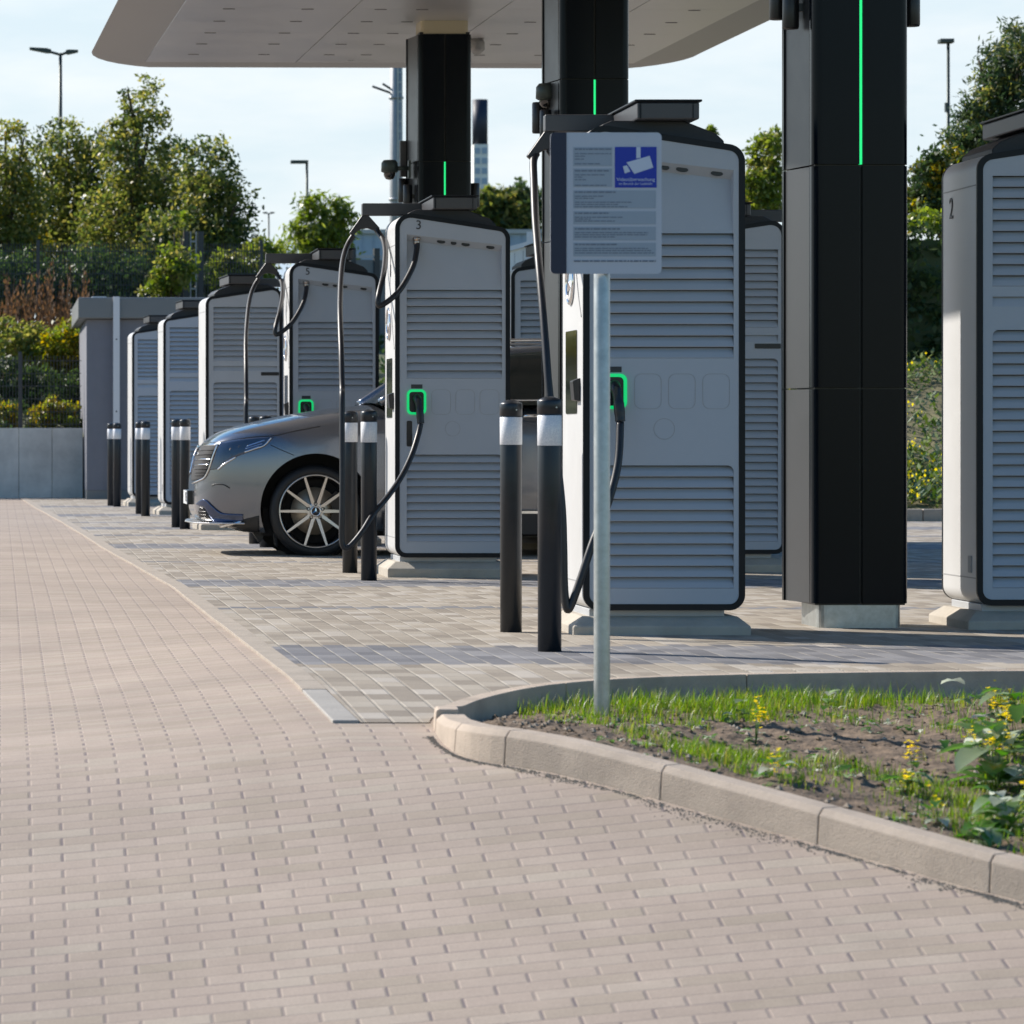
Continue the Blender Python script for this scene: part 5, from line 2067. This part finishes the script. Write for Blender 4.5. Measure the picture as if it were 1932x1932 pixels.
tree('young_tree', 'bright green young tree left of charging station 5', [blob(495, 485, 70, 40, 34), blob(432, 500, 70, 38, 32), blob(455, 540, 70, 56, 42)],
     bz(465, 70), 2800, .11, M['leaf_bright'], .06, None, extra=(1600, M['leaf_olive']), hollow=.3)
GS = 'shrubs on the bank'
SH = [
    ('olive green shrub above the low wall, far left', [blob(40, 650, 63, 70, 42)], 'leaf_olive', 2600, .10, 63),
    ('yellowish green shrub beside the plastered building roof', [blob(125, 650, 62.5, 48, 48), blob(100, 690, 62.5, 50, 30)], 'leaf_gold', 2600, .095, 62.5),
    ('dark ivy like shrub behind the low fence', [blob(100, 735, 61.5, 80, 34)], 'leaf_dark', 2600, .09, 61.5),
    ('dark undergrowth shrub at the left picture edge', [blob(0, 720, 61.8, 60, 45)], 'leaf_dark', 2200, .09, 61.8),
    ('golden yellow shrub behind the low fence near the building', [blob(108, 778, 59.6, 40, 24), blob(75, 795, 59.5, 24, 16)], 'leaf_gold', 2000, .075, 59.6),
    ('golden shrub on the bank beyond the left picture edge', [blob(-520, 640, 64, 140, 60)], 'leaf_gold', 2600, .11, 64),
    ('golden yellow shrub behind the low fence at the picture edge', [blob(10, 785, 59.6, 26, 24)], 'leaf_gold', 1300, .075, 59.6),
    ('dark leaf mass standing for shade under the trees, left part', [blob(30, 545, 70, 110, 60)], 'leaf_dark', 6500, .11, 70),  # dark leaves added to paint the deep shade below the crowns
    ('dark leaf mass standing for shade under the trees, middle part', [blob(190, 540, 70, 90, 62)], 'leaf_dark', 6000, .11, 70),
    ('dark leaf mass standing for shade under the trees, right part', [blob(400, 550, 70.6, 120, 50)], 'leaf_dark', 6000, .11, 70.6),
    ('low green plant on top of the low wall', [blob(140, 800, 59.3, 18, 12)], 'leaf_bright', 600, .07, 59.3),
]
for lab, bl, mt_, cnt, sz, d in SH:
    p0 = bl[0]
    t = thing('shrub', lab, 'shrub', (p0[0], p0[1], p0[2] - p0[5]), 0, GS)
    b = MB()
    leaves(b, [(x[0] - p0[0], x[1] - p0[1], x[2] - p0[2] + p0[5], *x[3:]) for x in bl], cnt, sz, hollow=.3)
    b.build('foliage', M[mt_], t, flip_fix=False)
    if mt_ == 'leaf_gold':
        b = MB()
        leaves(b, [(x[0] - p0[0], x[1] - p0[1], x[2] - p0[2] + p0[5], *x[3:]) for x in bl], cnt // 2, sz, hollow=.3)
        b.build('foliage', M['leaf_bright'], t, flip_fix=False)
b = MB()
for _ in range(420):
    xd = rng.uniform(-10, 175)
    d = rng.uniform(63.8, 65.6)
    x = xd * d / F
    z = zbank(x, d)
    h = rng.uniform(.7, 1.9) * (.55 + .45 * math.sin(xd * .09) ** 2)
    lx = rng.uniform(-.15, .15)
    b.tube([(x, d, z), (x + lx * .4, d, z + h * .6), (x + lx, d, z + h)], [.008, .006, .003], 4, caps=False)
    for q in range(9):
        zz = z + h * rng.uniform(.5, 1.0)
        r = .05
        a = rng.uniform(0, 6.28)
        px = x + lx * (zz - z) / h
        b.add([(px, d, zz), (px + r * math.cos(a), d + r * math.sin(a), zz + .04), (px + r * .7 * math.cos(a), d, zz + .10)], [(0, 1, 2)])
tag(b.build('dry_stalks', M['leaf_brown'], flip_fix=False), 'rust brown dry seed stalks on the bank', kind='stuff')
b = MB()
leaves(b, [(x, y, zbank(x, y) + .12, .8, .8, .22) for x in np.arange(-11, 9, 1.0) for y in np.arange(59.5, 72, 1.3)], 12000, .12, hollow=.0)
tag(b.build('undergrowth', M['leaf_dark'], flip_fix=False), 'low dark undergrowth covering the bank', kind='stuff')


# ------------------------------------------------------------------ walls, fences, building on the left
wl_ = thing('retaining_wall', 'low concrete panel wall left of the plastered building', 'wall', (0, 58.3, 0))
for xa in np.arange(-6.5, 1.2, .523):
    xb = min(xa + .517, 1.30)
    if xb - xa > .1:
        MB().box(xa, xb, 0, .18, -.4, 1.10).build('wall_panel', M['concrete_wall'], wl_, bevel=.004)


def mesh_fence(name, label, x0, x1, y, z0, z1, posts, step=.05, hstep=.2, post_h=.06, rod=.0035):
    t = thing(name, label, 'fence', (x0, y, z0))
    b = MB()
    for x in np.arange(0, x1 - x0, step):
        b.box(x - rod, x + rod, -rod, rod, 0, z1 - z0)
    for z in np.arange(.06, z1 - z0, hstep):
        for yy_ in (-rod * 2.4, rod * 2.4):
            b.box(0, x1 - x0, yy_ - rod, yy_ + rod, z - rod, z + rod)
    tag(b.build('wire_mesh', M['fence'], t, flip_fix=False))
    for px in posts:
        MB().box(px - x0 - .03, px - x0 + .03, -.02, .04, -.1, z1 - z0 + post_h).build('post', M['fence'], t, bevel=.004)
    return t


mesh_fence('wire_fence', 'dark wire mesh fence standing on the low concrete wall', -6.4, 1.28, 58.4, 1.10, 2.24, [-4.6, -2.15, .316], rod=.005)
mesh_fence('wire_fence', 'tall dark wire mesh fence higher up the bank behind the building', -6.0, 4.7, 66.0, 2.2, 4.40, [-4.3, -1.8, .68, 3.25, 4.65], hstep=.2, rod=.0065)
for px, mt_, lab in ((3.30, 'fence', 'left one of the dark gate posts behind the building'), (3.56, 'fence', 'right one of the dark gate posts behind the building')):
    o = MB().box(-.05, .05, -.05, .05, 0, 2.35).build('gate_post', M[mt_], bevel=.005)
    o.location = (px, 65.8, 2.25)
    tag(o, lab, 'post')
gl_ = thing('ladder', 'pale metal ladder standing between the dark gate posts', 'ladder', (3.43, 65.8, 2.25))
for sx in (-.05, .05):
    MB().box(sx - .012, sx + .012, -.015, .015, 0, 2.35).build('rail', M['mast'], gl_)
for z in np.arange(.2, 2.3, .28):
    MB().box(-.05, .05, -.01, .01, z, z + .03).build('rung', M['mast'], gl_)

bd_ = thing('plastered_building', 'small flat roofed building in grey plaster behind the far charging stations', 'building', (1.32, 56.7, 0))
MB().box(0, 3.9, 0, 4.9, .14, 2.76).build('wall', M['plaster'], bd_, bevel=.01)
MB().box(.006, 3.894, .008, 4.89, -.1, .139).build('base_course', M['roofband'], bd_)
MB().box(-.13, 4.03, -.12, 5.02, 2.765, 3.09).build('roof', M['roofband'], bd_, bevel=.02)
MB().box(.10, .32, .6, .9, 3.092, 3.13).build('roof_vent', M['white'], bd_)
dp = MB()
dp.box(.405, .505, -.165, -.125, .02, 3.10)
dp.build('downpipe_cover', M['white'], bd_, bevel=.004)
for z in (1.35, 2.45):
    MB().lathe([(0, -.004), (.012, -.004), (.012, 0), (0, 0)], (.455, -.166, z), 'y', 10).build('screw', M['roof'], bd_)

# ------------------------------------------------------------------ street lamps
def lamp(label, base, z, arms, name='street_lamp', pole=.06):
    t = thing(name, label, 'street lamp', base, 0, 'street lamps')
    MB().tube([(0, 0, 0), (0, 0, z * .6), (0, 0, z)], [pole, pole * .8, pole * .6], 10).build('pole', M['lamp'], t)
    for (dx, dz, L_) in arms:
        s_ = 1 if dx > 0 else -1
        if L_ > 0:
            MB().tube([(0, 0, z - .04), (dx * .4, 0, z + dz * .4)], .03, 8).build('arm', M['lamp'], t)
            hd = MB()
            hd.prism([(dx * .3, z + dz * .3 - .03), (dx * .45, z + dz * .5 - .05), (dx, z + dz - .02), (dx, z + dz + .02), (dx * .45, z + dz * .5 + .05), (dx * .3, z + dz * .3 + .04)], -.13, .13, 'y')
            hd.build('lamp_head', M['lamp'], t)
    return t


def zabs(yd, d):
    return HC + (HZ - yd) * d / F


d = 84.0
lamp('tall two-armed street lamp rising behind the left trees', (114 * d / F, d, zbank(114 * d / F, d)), zabs(100, d) - zbank(114 * d / F, d), [(-.70, .10, 1), (.40, .04, 1)])
d = 96.0
t = lamp('single-armed street lamp above the light green drooping tree', (579 * d / F, d, zbank(579 * d / F, d)), zabs(306, d) - zbank(579 * d / F, d), [], pole=.055)
zz = zabs(306, d) - zbank(579 * d / F, d)
MB().box(-.42, .03, -.12, .12, zz - .035, zz + .045).build('lamp_head', M['lamp'], t, bevel=.01)
d = 80.0
t = lamp('street lamp with a small flood head at the upper right', (1789 * d / F, d, -.2), zabs(80, d) + .2, [], pole=.055)
zz = zabs(80, d) + .2
MB().box(-.20, .10, -.14, .14, zz - .02, zz + .07).build('lamp_head', M['lamp'], t, bevel=.015)
MB().box(-.07, -.01, -.05, .05, zz - 1.5, zz - 1.3).build('junction_box', M['lamp'], t)
d = 190.0
lamp('tiny distant lamp post above the fence left of the drooping tree', (507 * d / F, d, -.2), zabs(402, d) + .2, [(-.30, .02, 1), (.30, .02, 1)], pole=.07)

# ------------------------------------------------------------------ mast, pylon, warehouse
d = 95.0
ms = thing('radio_mast', 'tall steel mast with ladder and antennas beside the farthest column', 'mast', (747.5 * d / F, d, -.2))
MB().tube([(0, 0, 0), (0, 0, 15)], .165, 14).build('tube', M['mast'], ms)
ld = MB()
for sx in (.02, .13):
    ld.box(sx - .012, sx + .012, -.22, -.19, 0, 15)
for z in np.arange(.2, 15, .25):
    ld.box(.02, .13, -.215, -.195, z, z + .025)
ld.build('ladder', M['galv'], ms)
for z0_, dx in ((zabs(168, d) + .2, -.62), (zabs(163, d) + .2, -.36)):
    MB().tube([(0, 0, z0_ - .15), (dx, -.1, z0_ + .06)], .03, 8).build('antenna_arm', M['lamp'], ms)
for z0_ in (2.0, 4.6, 7.2, 9.8):
    MB().lathe([(.166, z0_), (.19, z0_), (.19, z0_ + .06), (.166, z0_ + .06)], (0, 0, 0), 'z', 16).build('flange', M['mast'], ms)

d = 220.0
s_ = F / d
tw = thing('advertising_tower', 'slender white gridded tower with a black top right of the farthest column', 'tower', (907.5 * d / F, d, -.2))
hw = 14.5 / s_
zb_ = zabs(272, d) + .2
zt_ = zabs(187, d) + .2
MB().box(-hw * .93, hw * .93, 0, 1.0, 0, zb_).build('frame', M['whitewall'], tw)
tb = MB()
tb.lathe([(0, zb_), (hw, zb_), (hw, zt_), (0, zt_)], (0, hw, 0), 'z', 24)
tb.build('black_top', M['signdark'], tw)
for k in range(12):
    z1_ = zb_ - (19 * (k + .95)) / s_
    for xa in (-hw * .80, hw * .12):
        MB().box(xa, xa + hw * .66, -.03, -.004, z1_, z1_ + 11 / s_).build('window_pane', M['warehouse'], tw)

d = 140.0
wh = thing('warehouse', 'long pale blue warehouse beyond the fence', 'building', (11.3, d, -.3))
MB().box(0, 9.6, 0, 30, 0, zabs(441, d) + .3).build('wall', M['warehouse'], wh)
MB().box(-.1, 9.7, -.15, 30, zabs(441, d) + .302, zabs(433, d) + .3).build('roof_edge', M['plinth'], wh)
for k in range(1, 24):
    MB().box(k * .4 - .015, k * .4 + .015, -.04, -.002, 0, zabs(441, d) + .29).build('sheet_rib', M['warehouse'], wh)
d = 72.0
sf = thing('panel_fence', 'dark grey panel fence with thick posts in front of the warehouse', 'fence', (665 * d / F, d, -.2), R(14))
for px in (0, .49, .98):
    MB().box(px - .055, px + .055, -.05, .05, 0, zabs(468, d) + .2).build('post', M['fence'], sf)
MB().box(.06, 1.6, -.01, .01, 0, zabs(485, d) + .15).build('panel', M['roofband'], sf)
for z in (zabs(484, d) + .2, zabs(525, d) + .2):
    MB().box(.06, 1.6, -.035, -.012, z - .03, z + .03).build('rail', M['plinth'], sf)
d = 62.0
ww = thing('board_wall', 'white boarded wall right of charging station 3', 'wall', (955 * d / F, d, -.2), R(-22))
hw_ = zabs(470, d) + .2
b = MB()
b.prism([(0, 0), (2.6, 0), (2.6, hw_ + .55), (0, hw_ - .05)], 0, .06, 'y')
b.build('boards', M['whitewall'], ww)
b = MB()
b.prism([(0, hw_ - .049), (2.6, hw_ + .551), (2.6, hw_ + .63), (0, hw_ + .03)], -.04, .10, 'y')
b.build('coping', M['white'], ww)
MB().box(.36, .47, -.05, .12, 0, hw_ + .28).build('post', M['white'], ww)
for k in range(1, 18):
    MB().box(k * .145 - .004, k * .145 + .004, -.004, -.0005, 0, hw_ - .1 + k * .145 * .23).build('board_joint', M['groove'], ww)
d = 165.0
for k, (bl, lab) in enumerate((([blob(925, 400, d, 30, 42), blob(905, 430, d, 40, 30)], 'dark tree behind the warehouse next to the white tower'),
                               ([blob(985, 390, d, 40, 45), blob(960, 425, d, 45, 25)], 'dark tree behind the warehouse left of the sign'))):
    tree('distant_tree', lab, bl, (bl[0][0], d, -.2), 2600, .34, M['leaf_olive'], .2, 'trees behind the warehouse', extra=(2200, M['leaf_dark']), hollow=.2)

# ------------------------------------------------------------------ right hand side: meadow bank, hedge, trees
def zmead(x, y):
    return lerp_tab([(42.4, .10), (43.0, .22), (50.5, 2.0), (58, 2.5), (70, 2.4), (100, -.3)], y) + .10 * noise.noise((x * .7, y * .7, 5)) * sstep(42.6, 44, y)


tag(grid_mesh('meadow_bank', lambda y: list(np.linspace(8.6, 40, 50)), list(np.linspace(42.4, 60, 34)) + [70, 85, 100], zmead, M['meadow']), 'flowering meadow bank on the right', kind='structure')
kb = thing('kerb', 'straight pale kerb at the foot of the meadow bank', 'kerb', (8.5, 42.2, 0))
for x in np.arange(0, 24, 1.0):
    MB().box(x + .004, x + .996, 0, .16, -.2, .145).build('kerb_stone', M['strip'], kb, bevel=.012)
b, b2 = MB(), MB()
for _ in range(9000):
    x, y = rng.uniform(9.5, 14), 42.5 + 8 * rng.random()
    if rng.random() > (.35 + .65 * (noise.noise((x * .8, y * .8, 2)) * .5 + .5)) * (1.0 if y < 45.2 else .30 if y < 48.5 else .55):
        continue
    z = zmead(x, y)
    for q in range(3):
        a = rng.uniform(0, 6.28)
        h = rng.uniform(.05, .15)
        u = Vector((math.cos(a), math.sin(a), rng.uniform(.2, 1.2))).normalized()
        s = u.cross(Vector((0, 0, 1))).normalized() * h * .2
        c = Vector((x, y, z + rng.uniform(0, .15)))
        b.add([c, c + u * h * .5 + s, c + u * h, c + u * h * .5 - s], [(0, 1, 2, 3)])
    if rng.random() < (.13 if y < 45.5 else .05):
        for q in range(4):
            c = Vector((x + rng.gauss(0, .05), y + rng.gauss(0, .05), z + rng.uniform(.08, .22)))
            r = rng.uniform(.012, .024)
            a = rng.uniform(0, 3.1)
            b2.add([c + Vector((r * math.cos(a), r * math.sin(a), 0)), c + Vector((0, 0, r)), c - Vector((r * math.cos(a), r * math.sin(a), 0)), c - Vector((0, 0, r))], [(0, 1, 2, 3)])
M['leaf_meadow'] = leaf_mat('meadow_leaves', [(0.03, 0.06, 0.014), (0.06, 0.10, 0.02), (0.12, 0.16, 0.035), (0.25, 0.30, 0.18)], 0.35, 0.35, 0.8)
tag(b.build('meadow_plants', M['leaf_meadow'], flip_fix=False), 'leafy green plants covering the meadow bank', kind='stuff')
tag(b2.build('meadow_flowers', M['yellow'], flip_fix=False), 'yellow flowers scattered over the meadow bank', kind='stuff')
hd_ = thing('hedge', 'dark clipped hedge on top of the meadow bank', 'hedge', (11.2, 51.2, 1.6))
b = MB()
leaves(b, [(x, .4, 1.2, .55, .5, 1.25) for x in np.arange(.3, 8, .55)], 15000, .12, hollow=.55)
b.build('foliage', M['leaf_dark'], hd_, flip_fix=False)
b = MB()
leaves(b, [(x, .4, 2.35, .5, .5, .22) for x in np.arange(.3, 8, .5)], 2600, .11, hollow=.2)
b.build('foliage', M['leaf_bright'], hd_, flip_fix=False)
b = MB()
for x in np.arange(.4, 8, 1.1):
    b.tube([(x, .4, -.1), (x, .4, 1.6)], [.05, .02], 6)
b.build('stems', M['bark'], hd_)
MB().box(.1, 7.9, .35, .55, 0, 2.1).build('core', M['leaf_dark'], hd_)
d = 60.0
GR = 'trees above the hedge on the right'
tree('pine_tree', 'dark pine tree at the upper right corner', [blob(1925, 110, d, 66, 62), blob(1885, 150, d, 50, 45), blob(1910, 210, d, 85, 60), blob(1870, 260, d, 75, 55), blob(1940, 300, d, 90, 70), blob(1825, 290, d, 55, 55), blob(1850, 215, d, 45, 40)],
     (1900 * d / F, d, 2.2), 17000, .12, M['leaf_pine'], .16, GR, aspect=3.5, extra=(5200, M['leaf_olive']))  # olive leaves mixed in stand for the sunlit edges
tree('leafy_tree', 'green tree with autumn tinge left of the pine', [blob(1790, 330, d - 2, 52, 50), blob(1745, 350, d - 2, 34, 50), blob(1800, 390, d - 2, 70, 45), blob(1740, 400, d - 2, 50, 40)],
     (1770 * d / F, d - 2, 2.2), 6500, .10, M['leaf_dark'], .1, GR, extra=(3000, M['leaf_gold']))
d = 78.0
tree('slender_tree', 'slender yellow green tree between the sign station and the near column', [blob(1450, 290, d, 26, 55), blob(1440, 345, d, 42, 42), blob(1425, 390, d, 55, 35), blob(1338, 248, d, 10, 10)],
     (1442 * d / F, d, .5), 4600, .12, M['leaf_bright'], .09, None, extra=(1600, M['leaf_olive']))
